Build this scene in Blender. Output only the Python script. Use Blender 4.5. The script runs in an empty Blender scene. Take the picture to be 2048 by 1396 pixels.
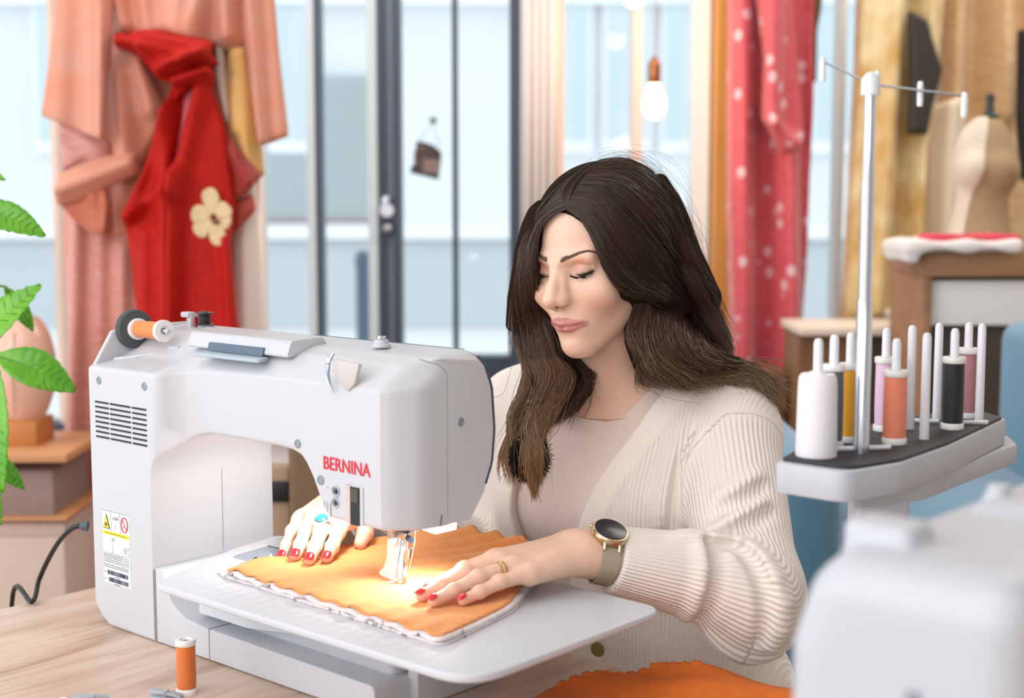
import bpy, bmesh, math, random
import numpy as np
from mathutils import Vector, Matrix
random.seed(7); RNG = np.random.default_rng(7)
SC = bpy.context.scene
COL = SC.collection
PI = math.pi

# ------------------------------------------------------------------ camera
FPX = 2844.0; TH = math.radians(6.02); CAM_H = 1.26
cam_d = bpy.data.cameras.new('camera'); cam = bpy.data.objects.new('camera', cam_d); COL.objects.link(cam)
cam.location = (0, 0, CAM_H); cam.rotation_euler = (PI/2 - TH, 0, 0)
cam_d.sensor_width = 36; cam_d.lens = FPX/2048*36
cam_d.clip_start = 0.05; cam_d.clip_end = 200
cam_d.dof.use_dof = True; cam_d.dof.focus_distance = 1.61; cam_d.dof.aperture_fstop = 3.7
SC.camera = cam

# ------------------------------------------------------------------ view, world, lights
SC.view_settings.view_transform = 'Standard'; SC.view_settings.look = 'None'
SC.view_settings.exposure = -0.1; SC.view_settings.gamma = 1.0; SC.view_settings.use_curve_mapping = False
SC.cycles.use_denoising = True
SC.cycles.max_bounces = 10; SC.cycles.diffuse_bounces = 4; SC.cycles.transparent_max_bounces = 24
SC.cycles.sample_clamp_indirect = 6.0
world = bpy.data.worlds.new('overcast_sky'); SC.world = world; world.use_nodes = True
wb = world.node_tree.nodes['Background']; wb.inputs[0].default_value = (0.93, 0.97, 1.0, 1); wb.inputs[1].default_value = 1.6

def area(name, loc, target, size, size_y, power, color=(1, 1, 1), spread=PI):
    l = bpy.data.lights.new(name, 'AREA'); l.shape = 'RECTANGLE'; l.size = size; l.size_y = size_y
    l.energy = power; l.color = color; l.spread = spread
    o = bpy.data.objects.new(name, l); COL.objects.link(o); o.location = loc
    o.rotation_euler = (Vector(target) - Vector(loc)).to_track_quat('-Z', 'Y').to_euler()
    return o
area('ceiling_panel_light', (-0.9, 0.6, 2.92), (-0.6, 1.2, 0.9), 2.6, 2.2, 40, (1.0, 0.97, 0.94))
area('side_window_light', (-2.9, -0.2, 1.9), (0.0, 1.6, 0.95), 2.6, 2.0, 38, (0.97, 0.985, 1.0))
area('front_fill_light', (-0.7, -2.4, 1.9), (0.2, 1.8, 0.95), 3.0, 1.8, 44, (1.0, 0.98, 0.96))  # added soft fill from behind the camera, no window stands there
area('shop_ceiling_fill', (-0.9, 3.0, 2.92), (-0.6, 4.2, 1.2), 2.4, 0.9, 26, (1.0, 0.95, 0.9))  # added fill to brighten the back wall and curtain
area('shop_ceiling_fill', (1.6, 3.2, 2.92), (1.4, 3.6, 0.9), 1.6, 1.2, 34, (1.0, 0.94, 0.87))

# ------------------------------------------------------------------ helpers
_c, _s = math.cos(TH), math.sin(TH)
CF = np.array([0, _c, -_s]); CU = np.array([0, _s, _c]); CR = np.array([1., 0, 0]); CO = np.array([0, 0, CAM_H])
def ray(px, py): return CF + (px-1024)/FPX*CR + (698-py)/FPX*CU
def at(px, py, Y):
    d = ray(px, py); return CO + d*(Y/d[1])
def onz(px, py, z):
    d = ray(px, py); return CO + d*((z-CAM_H)/d[2])
def onplane(px, py, p, n):
    d = ray(px, py); return CO + d*(np.dot(n, np.asarray(p)-CO)/np.dot(n, d))

def lin(c):
    if isinstance(c, str):
        c = c.lstrip('#'); c = [int(c[i:i+2], 16)/255 for i in (0, 2, 4)]
    return tuple(((x/12.92) if x <= .04045 else ((x+.055)/1.055)**2.4) for x in c)

MATS = {}
def mat(name, color='#cccccc', rough=.5, metal=0., noise=0., nscale=20., bump=0., bscale=200., sss=0., coat=0., emit=0., spec=.5, sheen=0., aniso=None, ncol=None, stretch=None):
    if name in MATS: return MATS[name]
    m = bpy.data.materials.new(name); m.use_nodes = True; MATS[name] = m
    nt = m.node_tree; b = nt.nodes['Principled BSDF']
    col = lin(color)
    b.inputs['Base Color'].default_value = (*col, 1); b.inputs['Roughness'].default_value = rough
    b.inputs['Metallic'].default_value = metal; b.inputs['Specular IOR Level'].default_value = spec
    if sss: b.inputs['Subsurface Weight'].default_value = sss; b.inputs['Subsurface Radius'].default_value = (1, .35, .2); b.inputs['Subsurface Scale'].default_value = .004
    if coat: b.inputs['Coat Weight'].default_value = coat; b.inputs['Coat Roughness'].default_value = .1
    if sheen: b.inputs['Sheen Weight'].default_value = sheen
    if emit: b.inputs['Emission Color'].default_value = (*col, 1); b.inputs['Emission Strength'].default_value = emit
    tc = nt.nodes.new('ShaderNodeTexCoord')
    src = tc.outputs['Object']
    if stretch:
        mp = nt.nodes.new('ShaderNodeMapping'); mp.inputs['Scale'].default_value = stretch
        nt.links.new(src, mp.inputs['Vector']); src = mp.outputs['Vector']
    if noise:
        n = nt.nodes.new('ShaderNodeTexNoise'); n.inputs['Scale'].default_value = nscale; n.inputs['Detail'].default_value = 4
        nt.links.new(src, n.inputs['Vector'])
        mx = nt.nodes.new('ShaderNodeMix'); mx.data_type = 'RGBA'
        c2 = lin(ncol) if ncol else tuple(x*(1-noise) for x in col)
        mx.inputs['A'].default_value = (*col, 1); mx.inputs['B'].default_value = (*c2, 1)
        rp = nt.nodes.new('ShaderNodeMapRange'); rp.inputs['From Min'].default_value = .35; rp.inputs['From Max'].default_value = .65
        nt.links.new(n.outputs['Fac'], rp.inputs['Value']); nt.links.new(rp.outputs['Result'], mx.inputs['Factor'])
        nt.links.new(mx.outputs['Result'], b.inputs['Base Color'])
    if bump:
        n = nt.nodes.new('ShaderNodeTexNoise'); n.inputs['Scale'].default_value = bscale; n.inputs['Detail'].default_value = 3
        nt.links.new(src, n.inputs['Vector'])
        bp = nt.nodes.new('ShaderNodeBump'); bp.inputs['Strength'].default_value = bump; bp.inputs['Distance'].default_value = .001
        nt.links.new(n.outputs['Fac'], bp.inputs['Height']); nt.links.new(bp.outputs['Normal'], b.inputs['Normal'])
    return m

def tag(o, label=None, cat=None, group=None, kind=None):
    if label: o['label'] = label
    if cat: o['category'] = cat
    if group: o['group'] = group
    if kind: o['kind'] = kind
    return o
def empty(name, loc, label, cat, group=None, rot=(0, 0, 0)):
    o = bpy.data.objects.new(name, None); COL.objects.link(o); o.location = loc; o.rotation_euler = rot
    o.empty_display_size = .05
    return tag(o, label, cat, group)
def obj(name, verts, faces, m=None, parent=None, smooth=True, label=None, sharp=None):
    me = bpy.data.meshes.new(name)
    if isinstance(verts, np.ndarray): verts = verts.tolist()
    if isinstance(faces, np.ndarray): faces = faces.tolist()
    me.from_pydata(verts, [], faces); me.update()
    return link(name, me, m, parent, smooth, label, sharp)
def link(name, me, m=None, parent=None, smooth=True, label=None, sharp=None):
    o = bpy.data.objects.new(name, me); COL.objects.link(o)
    if m: me.materials.append(m)
    if smooth:
        me.polygons.foreach_set('use_smooth', [True]*len(me.polygons))
        if sharp: me.set_sharp_from_angle(angle=math.radians(sharp))
    if parent is not None: o.parent = parent
    if label: o['label'] = label
    return o
def bmobj(name, bm, m=None, parent=None, smooth=True, label=None, sharp=40):
    me = bpy.data.meshes.new(name); bmesh.ops.recalc_face_normals(bm, faces=bm.faces[:]); bm.to_mesh(me); bm.free()
    return link(name, me, m, parent, smooth, label, sharp)

class MB:
    """collects vertices and faces of ONE mesh"""
    def __init__(s): s.v = []; s.f = []
    def add(s, v, f):
        n = len(s.v); s.v += [tuple(map(float, p)) for p in v]; s.f += [tuple(int(i)+n for i in q) for q in f]; return s
    def box(s, lo, hi, M=None):
        x0, y0, z0 = lo; x1, y1, z1 = hi
        v = [(x0,y0,z0),(x1,y0,z0),(x1,y1,z0),(x0,y1,z0),(x0,y0,z1),(x1,y0,z1),(x1,y1,z1),(x0,y1,z1)]
        if M is not None: v = [tuple(M @ Vector(p)) for p in v]
        return s.add(v, [(0,3,2,1),(4,5,6,7),(0,1,5,4),(1,2,6,5),(2,3,7,6),(3,0,4,7)])
    def lathe(s, prof, n=24, origin=(0,0,0), axis=(0,0,1), cap=True):
        q = Vector((0,0,1)).rotation_difference(Vector(axis)).to_matrix(); o = Vector(origin)
        v = []; f = []; k = len(prof)
        for r, z in prof:
            for i in range(n):
                a = 2*PI*i/n; v.append(tuple(o + q @ Vector((r*math.cos(a), r*math.sin(a), z))))
        for j in range(k-1):
            for i in range(n):
                a, b = j*n+i, j*n+(i+1) % n; f.append((a, b, b+n, a+n))
        if cap: f.append(tuple(range(n-1, -1, -1))); f.append(tuple((k-1)*n+i for i in range(n)))
        return s.add(v, f)
    def tube(s, pts, r, n=8, cap=True, flat=1.0):
        P = [Vector(p) for p in pts]; k = len(P); R = r if hasattr(r, '__len__') else [r]*k
        v = []; f = []; up = None
        for i in range(k):
            t = (P[min(i+1, k-1)] - P[max(i-1, 0)]).normalized()
            if up is None:
                up = Vector((0,0,1)) if abs(t.z) < .9 else Vector((1,0,0))
            a = t.cross(up).normalized(); b = a.cross(t).normalized(); up = b
            for j in range(n):
                an = 2*PI*j/n; v.append(tuple(P[i] + a*(R[i]*math.cos(an)) + b*(R[i]*flat*math.sin(an))))
        for i in range(k-1):
            for j in range(n):
                a, b = i*n+j, i*n+(j+1) % n; f.append((a, b, b+n, a+n))
        if cap: f.append(tuple(range(n-1, -1, -1))); f.append(tuple((k-1)*n+i for i in range(n)))
        return s.add(v, f)
    def prism(s, poly, z0, z1, fn=None):
        n = len(poly); v = [(p[0], p[1], z0) for p in poly] + [(p[0], p[1], z1) for p in poly]
        if fn: v = [fn(*p) for p in v]
        f = [tuple(range(n-1, -1, -1)), tuple(range(n, 2*n))] + [(i, (i+1) % n, n+(i+1) % n, n+i) for i in range(n)]
        return s.add(v, f)
    def build(s, name, m=None, parent=None, smooth=True, label=None, sharp=40, bevel=0, seg=2, fix=True):
        if bevel or fix:
            me = bpy.data.meshes.new(name); me.from_pydata(s.v, [], s.f); bm = bmesh.new(); bm.from_mesh(me); bpy.data.meshes.remove(me)
            bmesh.ops.recalc_face_normals(bm, faces=bm.faces[:])
            if bevel:
                es = [e for e in bm.edges if len(e.link_faces) == 2 and e.calc_face_angle(0) > .5]
                bmesh.ops.bevel(bm, geom=es, offset=bevel, segments=seg, profile=.5, affect='EDGES', clamp_overlap=True)
            return bmobj(name, bm, m, parent, smooth, label, sharp)
        return obj(name, s.v, s.f, m, parent, smooth, label, sharp)

def round_poly(pts, r, seg=6):
    """2D polygon with rounded corners; r one radius or one per corner"""
    out = []; n = len(pts); P = [Vector(p) for p in pts]; R = r if hasattr(r, '__len__') else [r]*n
    for i in range(n):
        a, b, c = P[i-1], P[i], P[(i+1) % n]; d1 = a-b; d2 = c-b
        l1, l2 = d1.length, d2.length; rr = R[i]
        if rr <= 0: out += [tuple(b)]*1; continue
        d1.normalize(); d2.normalize(); ang = d1.angle(d2); t = min(rr/math.tan(ang/2), l1*.49, l2*.49)
        p0 = b+d1*t; p2 = b+d2*t
        for k in range(seg+1):
            u = k/seg; out.append(tuple(p0*(1-u)**2 + b*2*u*(1-u) + p2*u*u))
    return out
def spline(pts, n, closed=False):
    """Catmull-Rom through points, n samples"""
    P = np.array(pts, float); k = len(P); T = np.linspace(0, k if closed else k-1, n, endpoint=not closed)
    out = []
    for t in T:
        i = min(int(t), k-1 if closed else k-2); u = t-i
        g = (lambda j: P[j % k]) if closed else (lambda j: P[min(max(j, 0), k-1)])
        a, b, c, d = g(i-1), g(i), g(i+1), g(i+2)
        out.append(.5*((2*b)+(-a+c)*u+(2*a-5*b+4*c-d)*u*u+(-a+3*b-3*c+d)*u**3))
    return np.array(out)
def grid_faces(nu, nv, cu=False, cv=False):
    f = []
    for i in range(nu if cu else nu-1):
        for j in range(nv if cv else nv-1):
            a = i*nv+j; b = ((i+1) % nu)*nv+j; c = ((i+1) % nu)*nv+(j+1) % nv; d = i*nv+(j+1) % nv
            f.append((a, b, c, d))
    return f
def text(name, body, size, M, m, parent, extrude=.0001, align='CENTER', bold=0.):
    cu = bpy.data.curves.new(name, 'FONT'); cu.body = body; cu.size = size; cu.extrude = extrude; cu.offset = bold; cu.align_x = align; cu.align_y = 'CENTER'; cu.resolution_u = 3
    o = bpy.data.objects.new(name, cu); COL.objects.link(o)
    dg = bpy.context.evaluated_depsgraph_get(); me = bpy.data.meshes.new_from_object(o.evaluated_get(dg)); me.name = name
    bpy.data.objects.remove(o); bpy.data.curves.remove(cu)
    me.transform(M); return link(name, me, m, parent, False)

# ------------------------------------------------------------------ implicit surfaces (numpy surface nets)
def smin(a, b, k):
    h = np.clip(.5+.5*(b-a)/k, 0, 1); return b*(1-h)+a*h-k*h*(1-h)
def smax(a, b, k): return -smin(-a, -b, k)
def s_cone(p, a, b, ra, rb):
    a = np.asarray(a, np.float32); b = np.asarray(b, np.float32); ba = b-a
    t = np.clip(((p-a) @ ba)/max(float(ba @ ba), 1e-12), 0, 1)
    return np.linalg.norm(p-a-t[:, None]*ba, axis=1) - (ra+(rb-ra)*t)
def s_ell(p, c, r, R=None):
    q = p-np.asarray(c, np.float32)
    if R is not None: q = q @ np.asarray(R, np.float32)
    r = np.asarray(r, np.float32); k0 = np.linalg.norm(q/r, axis=1); k1 = np.linalg.norm(q/(r*r), axis=1)
    return k0*(k0-1)/np.maximum(k1, 1e-9)
def s_sph(p, c, r): return np.linalg.norm(p-np.asarray(c, np.float32), axis=1)-r
def s_box(p, c, h, r=0., R=None):
    q = p-np.asarray(c, np.float32)
    if R is not None: q = q @ np.asarray(R, np.float32)
    q = np.abs(q)-(np.asarray(h, np.float32)-r)
    return np.linalg.norm(np.maximum(q, 0), axis=1)+np.minimum(q.max(axis=1), 0)-r
def nets(fn, lo, hi, h, project=2, block=8):
    """surface of fn = 0 inside lo..hi, voxel h: vertices, quads"""
    lo = np.asarray(lo, float); hi = np.asarray(hi, float)
    nb = np.ceil((hi-lo)/(h*block)).astype(int)+1
    n = nb*block
    ci = np.stack(np.meshgrid(*[np.arange(k) for k in nb], indexing='ij'), -1).reshape(-1, 3)
    cc = lo+(ci+.5)*block*h
    d = np.concatenate([fn(c.astype(np.float32)) for c in np.array_split(cc, max(1, len(cc)//200000))])
    act = np.abs(d) < block*h*1.35
    F = np.where(d.reshape(nb) > 0, 1., -1.).astype(np.float32)*h*9
    F = np.repeat(np.repeat(np.repeat(F, block, 0), block, 1), block, 2)
    off = np.stack(np.meshgrid(*[np.arange(block)]*3, indexing='ij'), -1).reshape(-1, 3)
    ai = ci[act]
    for ch in np.array_split(ai, max(1, len(ai)*block**3//600000+1)):
        if not len(ch): continue
        g = (ch[:, None, :]*block+off[None]).reshape(-1, 3)
        F[g[:, 0], g[:, 1], g[:, 2]] = fn((lo+g*h).astype(np.float32))
    S = F < 0
    cell = np.zeros(np.array(n)-1, bool); s0 = S[:-1, :-1, :-1]
    for dx in (0, 1):
        for dy in (0, 1):
            for dz in (0, 1):
                cell |= S[dx:n[0]-1+dx, dy:n[1]-1+dy, dz:n[2]-1+dz] != s0
    idx = np.full(cell.shape, -1, np.int64); C = np.argwhere(cell); idx[cell] = np.arange(len(C))
    acc = np.zeros((len(C), 3)); cnt = np.zeros(len(C))
    cor = [(0,0,0),(1,0,0),(0,1,0),(1,1,0),(0,0,1),(1,0,1),(0,1,1),(1,1,1)]
    for a, b in ((0,1),(2,3),(4,5),(6,7),(0,2),(1,3),(4,6),(5,7),(0,4),(1,5),(2,6),(3,7)):
        A = np.array(cor[a]); B = np.array(cor[b])
        fa = F[tuple((C+A).T)]; fb = F[tuple((C+B).T)]; m = (fa < 0) != (fb < 0)
        t = np.where(m, fa/np.where(m, fa-fb, 1), 0)
        acc += np.where(m[:, None], A+(B-A)*t[:, None], 0); cnt += m
    V = lo+(C+acc/cnt[:, None])*h
    Q = []
    for ax in range(3):
        sl0 = [slice(0, k) for k in n]; sl1 = list(sl0); sl0[ax] = slice(0, n[ax]-1); sl1[ax] = slice(1, n[ax])
        a = S[tuple(sl0)]; b = S[tuple(sl1)]; E = np.argwhere(a != b); u, w = [(1, 2), (2, 0), (0, 1)][ax]
        E = E[(E[:, u] > 0) & (E[:, w] > 0) & (E[:, u] < n[u]-1) & (E[:, w] < n[w]-1)]
        if not len(E): continue
        flip = a[tuple(E.T)]
        eu = np.zeros(3, int); eu[u] = 1; ew = np.zeros(3, int); ew[w] = 1
        q = np.stack([idx[tuple((E-eu-ew).T)], idx[tuple((E-ew).T)], idx[tuple(E.T)], idx[tuple((E-eu).T)]], 1)
        q[~flip] = q[~flip][:, ::-1]; Q.append(q)
    Q = np.concatenate(Q); Q = Q[(Q >= 0).all(1)]
    for _ in range(project):
        p = V.astype(np.float32); g = grad(fn, p, h*.5); d = fn(p)
        V = V-np.clip(d, -h, h)[:, None]*g/np.maximum((g*g).sum(1), .25)[:, None]
    return V, Q
def grad(fn, p, e):
    p = p.astype(np.float32); g = np.empty_like(p)
    for k in range(3):
        a = p.copy(); b = p.copy(); a[:, k] += e; b[:, k] -= e; g[:, k] = (fn(a)-fn(b))/(2*e)
    return g
def project_to(fn, p, it=6, e=.0006):
    p = np.array(p, np.float32)
    for _ in range(it):
        g = grad(fn, p, e); p = p-fn(p)[:, None]*g/np.maximum((g*g).sum(1), .2)[:, None]
    g = grad(fn, p, e); return p, g/np.linalg.norm(g, axis=1)[:, None]
def set_attr(o, name, vals, kind='FLOAT'):
    a = o.data.attributes.new(name, 'FLOAT_COLOR' if kind == 'COLOR' else 'FLOAT', 'POINT')
    a.data.foreach_set('color' if kind == 'COLOR' else 'value', np.asarray(vals, np.float32).ravel())
# ================================================================== SETTING
WB = 4.2                                                     # shop front plane
M_white = mat('white_paint', '#eceae8', .6, noise=.03, nscale=6)
M_floor = mat('floor_boards_oak', '#b9a28c', .45, noise=.25, nscale=5, stretch=(1, 12, 1))
M_dark = mat('dark_blue_grey_metal', '#3a4656', .4)
M_strip = mat('pale_grey_metal', '#cfd8de', .35)
M_wood = mat('honey_wood', '#c98d55', .45, noise=.3, nscale=4, stretch=(6, 6, .6))
M_pwood = mat('pinkish_wood', '#ecd0c0', .5, noise=.15, nscale=4, stretch=(6, 6, .6))
def glass_mat():
    m = bpy.data.materials.new('window_glass'); m.use_nodes = True; nt = m.node_tree; nt.nodes.clear()
    o = nt.nodes.new('ShaderNodeOutputMaterial'); mx = nt.nodes.new('ShaderNodeMixShader'); t = nt.nodes.new('ShaderNodeBsdfTransparent'); g = nt.nodes.new('ShaderNodeBsdfGlossy')
    fr = nt.nodes.new('ShaderNodeFresnel'); fr.inputs[0].default_value = 1.12
    t.inputs[0].default_value = (.96, .985, .99, 1); g.inputs['Roughness'].default_value = .02
    nt.links.new(fr.outputs[0], mx.inputs[0]); nt.links.new(t.outputs[0], mx.inputs[1]); nt.links.new(g.outputs[0], mx.inputs[2]); nt.links.new(mx.outputs[0], o.inputs[0])
    return m
M_glass = glass_mat()
def S(o): o['kind'] = 'structure'; return o
def X(px, Y=WB): return (px-1024)/FPX*Y*_c**-1*1.0 if False else float(at(px, 398, Y)[0])
def Z(py, Y=WB): return float(at(1024, py, Y)[2])

S(MB().box((-3.2, -2.6, -.06), (3.7, WB, 0)).build('floor', M_floor, smooth=False))
S(MB().box((-3.2, -2.6, 3.0), (3.7, WB+.2, 3.1)).build('ceiling', M_white, smooth=False))
S(MB().box((3.6, -2.6, 0), (3.72, WB+.2, 3.0)).build('wall_right', M_white, smooth=False))
S(MB().box((-3.2, -2.72, 0), (3.72, -2.6, 3.0)).build('wall_front', M_white, smooth=False))

ZT = 2.75; ZS = .55
bw = MB()
bw.box((-3.2, WB, ZT), (3.7, WB+.16, 3.0))
bw.box((-3.2, WB, 0), (X(757), WB+.16, ZS))
bw.box((X(1042), WB, 0), (X(1116), WB+.16, ZT))
bw.box((X(1116), WB, 0), (3.7, WB+.16, ZS))
bw.box((X(1395), WB, ZS), (X(1535), WB+.16, ZT))
bw.box((X(1905), WB, ZS), (3.7, WB+.16, ZT))
S(bw.build('wall_back', M_white, smooth=False))
def curtain_fold(): pass

def bar(x0, x1, z0, z1, y0=WB-.03, y1=WB+.06): return MB().box((x0, y0, z0), (x1, y1, z1))
# window_1: the wide left shop window
w1 = bar(-3.2, X(757), ZS, ZS+.05).build('window_1', M_dark, smooth=False); S(w1)
bar(-3.2, X(757), ZT-.06, ZT).build('frame', M_dark, w1, False)
for x0, x1, m in ((-860, -845, M_dark), (-350, -335, M_dark), (112, 124, M_pwood), (500, 527, mat('cream_post', '#f6e3d6', .6)), (618, 634, M_strip), (634, 646, M_dark), (738, 757, M_strip)):
    bar(X(x0), X(x1), ZS+.05, ZT-.06).build('mullion', m, w1, False)
for x0, x1 in ((-1200, -860), (-845, -350), (-335, 112), (124, 500), (527, 618), (646, 738)):
    MB().box((X(x0), WB+.012, ZS+.05), (X(x1), WB+.018, ZT-.06)).build('pane', M_glass, w1, False)
# door_1: glazed dark metal door
zb = Z(758)
d1 = bar(X(757), X(775), .02, ZT).build('door_1', M_dark, smooth=False); S(d1)
bar(X(775), X(789), .02, ZT, WB-.02).build('rebate_strip', mat('grey_seal', '#7f8fa3', .4), d1, False)
bar(X(789), X(804), .02, ZT, WB-.05).build('stile', M_dark, d1, False)
bar(X(1019), X(1043), .02, ZT, WB-.05).build('stile', M_dark, d1, False)
bar(X(804), X(1019), .02, zb+.07).build('bottom_rail', M_dark, d1, False)
bar(X(804), X(1019), ZT-.08, ZT).build('top_rail', M_dark, d1, False)
bar(X(906), X(916), zb+.07, ZT-.08).build('mullion', M_dark, d1, False)
for x0, x1 in ((804, 906), (916, 1019)):
    MB().box((X(x0), WB+.012, zb+.07), (X(x1), WB+.018, ZT-.08)).build('pane', M_glass, d1, False)
hd = MB().lathe([(.0, 0), (.02, 0), (.024, .01), (.02, .03), (0, .03)], 16, (X(776), WB-.02, Z(420)), (0, -1, 0)).build('lock_rosette', mat('brushed_steel', '#c9cfd8', .25, 1.), d1)
MB().lathe([(.0, 0), (.016, 0), (.021, .012), (.012, .04), (0, .042)], 16, (X(778), WB-.02, Z(456)), (0, -1, 0)).build('door_knob', MATS['brushed_steel'], d1)
MB().lathe([(.0, 0), (.014, 0), (.016, .01), (0, .02)], 16, (X(776), WB-.02, Z(403)), (0, -1, 0)).build('door_knob', MATS['brushed_steel'], d1)
# open/closed tag on the door glass
sg = empty('door_sign', (X(858), WB-.06, Z(322)), 'small dark shop sign tilted on the inside of the door glass', 'sign', rot=(0, math.radians(5), 0))
pl = [(-.046, -.040), (.036, -.052), (.039, .022), (.030, .034), (.012, .045), (-.012, .051), (-.036, .053), (-.039, -.018), (-.046, -.019)]
MB().prism(pl, -.004, .004, lambda a, b, c: (a, c, b)).build('plate', mat('sign_brown', '#3f3333', .5), sg, bevel=.001)
M_sgi = mat('sign_ink_and_shine', '#84706c', .5)
MB().prism([(-.014, -.034), (.034, -.038), (.035, .004), (-.010, .006)], -.0046, -.0041, lambda a, b, c: (a, c, b)).build('painted_shine', M_sgi, sg)  # pale panel paints the shine on the plate's lower right
MB().tube([(-.026+.013*math.cos(t), -.0045, .012+.024*math.sin(t)) for t in np.linspace(.6, 5.6, 20)], .0018, 6).build('printed_emblem', M_sgi, sg)
MB().lathe([(0, 0), (.011, 0), (.012, .006), (0, .012)], 12, (.004, .06, .118), (0, -1, 0)).build('suction_hook', mat('clear_grey', '#8b8d90', .3), sg)
MB().tube([(-.03, 0, .05), (.004, .03, .112), (.03, 0, .045)], .0012, 6).build('string', mat('dark_string', '#3b3638', .8), sg)
# white pleated blind between door and window_2
cu = MB(); n = 26; pts = []
for i in range(n):
    t = i/(n-1); pts.append((X(1044)+(X(1113)-X(1044))*t, WB-.06+.018*math.sin(t*PI*9)))
cv = [(x, y, z) for x, y in pts for z in (ZS+.02, ZT)]
cf = [(2*i, 2*i+2, 2*i+3, 2*i+1) for i in range(n-1)]
bl = obj('curtain', cv, cf, mat('cream_curtain', '#f7f0ee', .8), None); tag(bl, 'narrow white pleated curtain hanging beside the dark door frame', 'curtain')
sm = bl.modifiers.new('s', 'SOLIDIFY'); sm.thickness = .004
# window_2: wooden window behind the woman
w2 = bar(X(1116), X(1126), ZS, ZT, WB-.05).build('window_2', M_pwood, smooth=False); S(w2)
bar(X(1126), X(1386), ZS, ZS+.06, WB-.05).build('sill', M_pwood, w2, False)
bar(X(1126), X(1386), ZT-.06, ZT, WB-.05).build('head', M_pwood, w2, False)
bar(X(1262), X(1279), ZS+.06, ZT-.06, WB-.05).build('mullion', mat('pale_pink_wood', '#ecd2c8', .5), w2, False)
bar(X(1380), X(1412), ZS+.06, ZT-.06, WB-.05).build('stile', mat('white_frame', '#f0f2f6', .4), w2, False)
for x0, x1 in ((1126, 1262), (1279, 1380)):
    MB().box((X(x0), WB+.012, ZS+.06), (X(x1), WB+.018, ZT-.06)).build('pane', M_glass, w2, False)
S(MB().box((X(1416), WB-.12, 0), (X(1456), WB-.002, 3.0)).build('trim_1', mat('amber_wood', '#d99a4e', .45, noise=.25, nscale=4, stretch=(6, 6, .6)), smooth=False, bevel=.004))
# window_3 behind the brocade robe
w3 = bar(X(1535), X(1548), ZS, ZT, WB-.05).build('window_3', M_white, smooth=False); S(w3)
bar(X(1548), X(1905), ZS+.22, ZS+.27, WB-.05).build('sill', M_white, w3, False)
bar(X(1668), X(1678), ZS+.27, ZT, WB-.05).build('mullion', M_white, w3, False)
for x0, x1 in ((1548, 1668), (1678, 1905)):
    MB().box((X(x0), WB+.012, ZS+.27), (X(x1), WB+.018, ZT-.01)).build('pane', M_glass, w3, False)

# ------------------------------------------------------------------ street outside
M_street = mat('pale_paving', '#e6e8ea', .8, noise=.06, nscale=1.5)
S(MB().box((-14, WB+.16, -.12), (16, 13.2, -.04)).build('street', M_street, smooth=False))
FY = 13.2
M_fac = mat('pale_facade', '#e9edf0', .8, noise=.05, nscale=1.2)
M_facw = mat('facade_window', '#cbdbe3', .25)
M_facf = mat('facade_trim', '#f3f5f7', .6)
fb = empty('facade', (0, FY, -.04), 'pale stone building with tall windows across the street', 'building')
MB().box((-14, 0, 0), (16, .5, 9.5)).build('wall', M_fac, fb, False)
def fx(px): return float(at(px, 398, FY)[0])
def fz(py): return float(at(1024, py, FY)[2])+.04
for px in (-560, -330, -100, 130, 360, 590, 1135, 1250, 1365, 1660, 1880):
    for py0, py1 in ((-420, -180), (-90, 280)):
        f = MB().box((fx(px-48), -.10, fz(py1)-.12), (fx(px+48), 0, fz(py0)+.12)).build('window', M_facf, fb, False)
        MB().box((fx(px-38), -.125, fz(py1)), (fx(px-5), -.10, fz(py0))).build('pane', M_facw, f, False)
        MB().box((fx(px+5), -.125, fz(py1)), (fx(px+38), -.10, fz(py0))).build('pane', M_facw, f, False)
MB().box((-14, -.18, fz(478)), (16, 0, fz(448))).build('ledge', M_facf, fb, False)
MB().box((-14, -.16, fz(12)), (16, 0, fz(-30))).build('ledge', M_facf, fb, False)
sh = MB()
for i in range(60):
    x0 = fx(470)+(fx(745)-fx(470))*i/60; x1 = fx(470)+(fx(745)-fx(470))*(i+.55)/60
    sh.box((x0, -.09, fz(440)), (x1, 0, fz(150)))
sh.build('shutter_ribs', mat('pale_blue_shutter', '#d9e6e8', .6), fb, False)
MB().box((fx(470), -.12, fz(447)), (fx(745), 0, fz(438))).build('shutter_foot', mat('rust_bar', '#a58f92', .7), fb, False)
MB().box((-14, -.06, 0), (16, 0, fz(482))).build('plinth', mat('grey_plinth', '#c9cfd3', .8), fb, False)
# kerb of the far pavement
S(MB().box((-14, 9.6, -.12), (16, FY, .06)).build('pavement', mat('pavement_white', '#eceef0', .8), smooth=False))
bo = empty('bollard', (float(at(724, 398, 7.2)[0]), 7.2, -.04), 'dark street bollard standing outside the window left of the door', 'bollard')
MB().lathe([(.036, 0), (.036, .95), (.040, .96), (.040, 1.0), (.030, 1.035), (0, 1.045)], 20).build('post', mat('bollard_slate', '#56677c', .5), bo)
MB().lathe([(.07, 0), (.07, .03), (.045, .05), (.036, .05)], 20, cap=False).build('base', MATS['bollard_slate'], bo)

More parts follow.
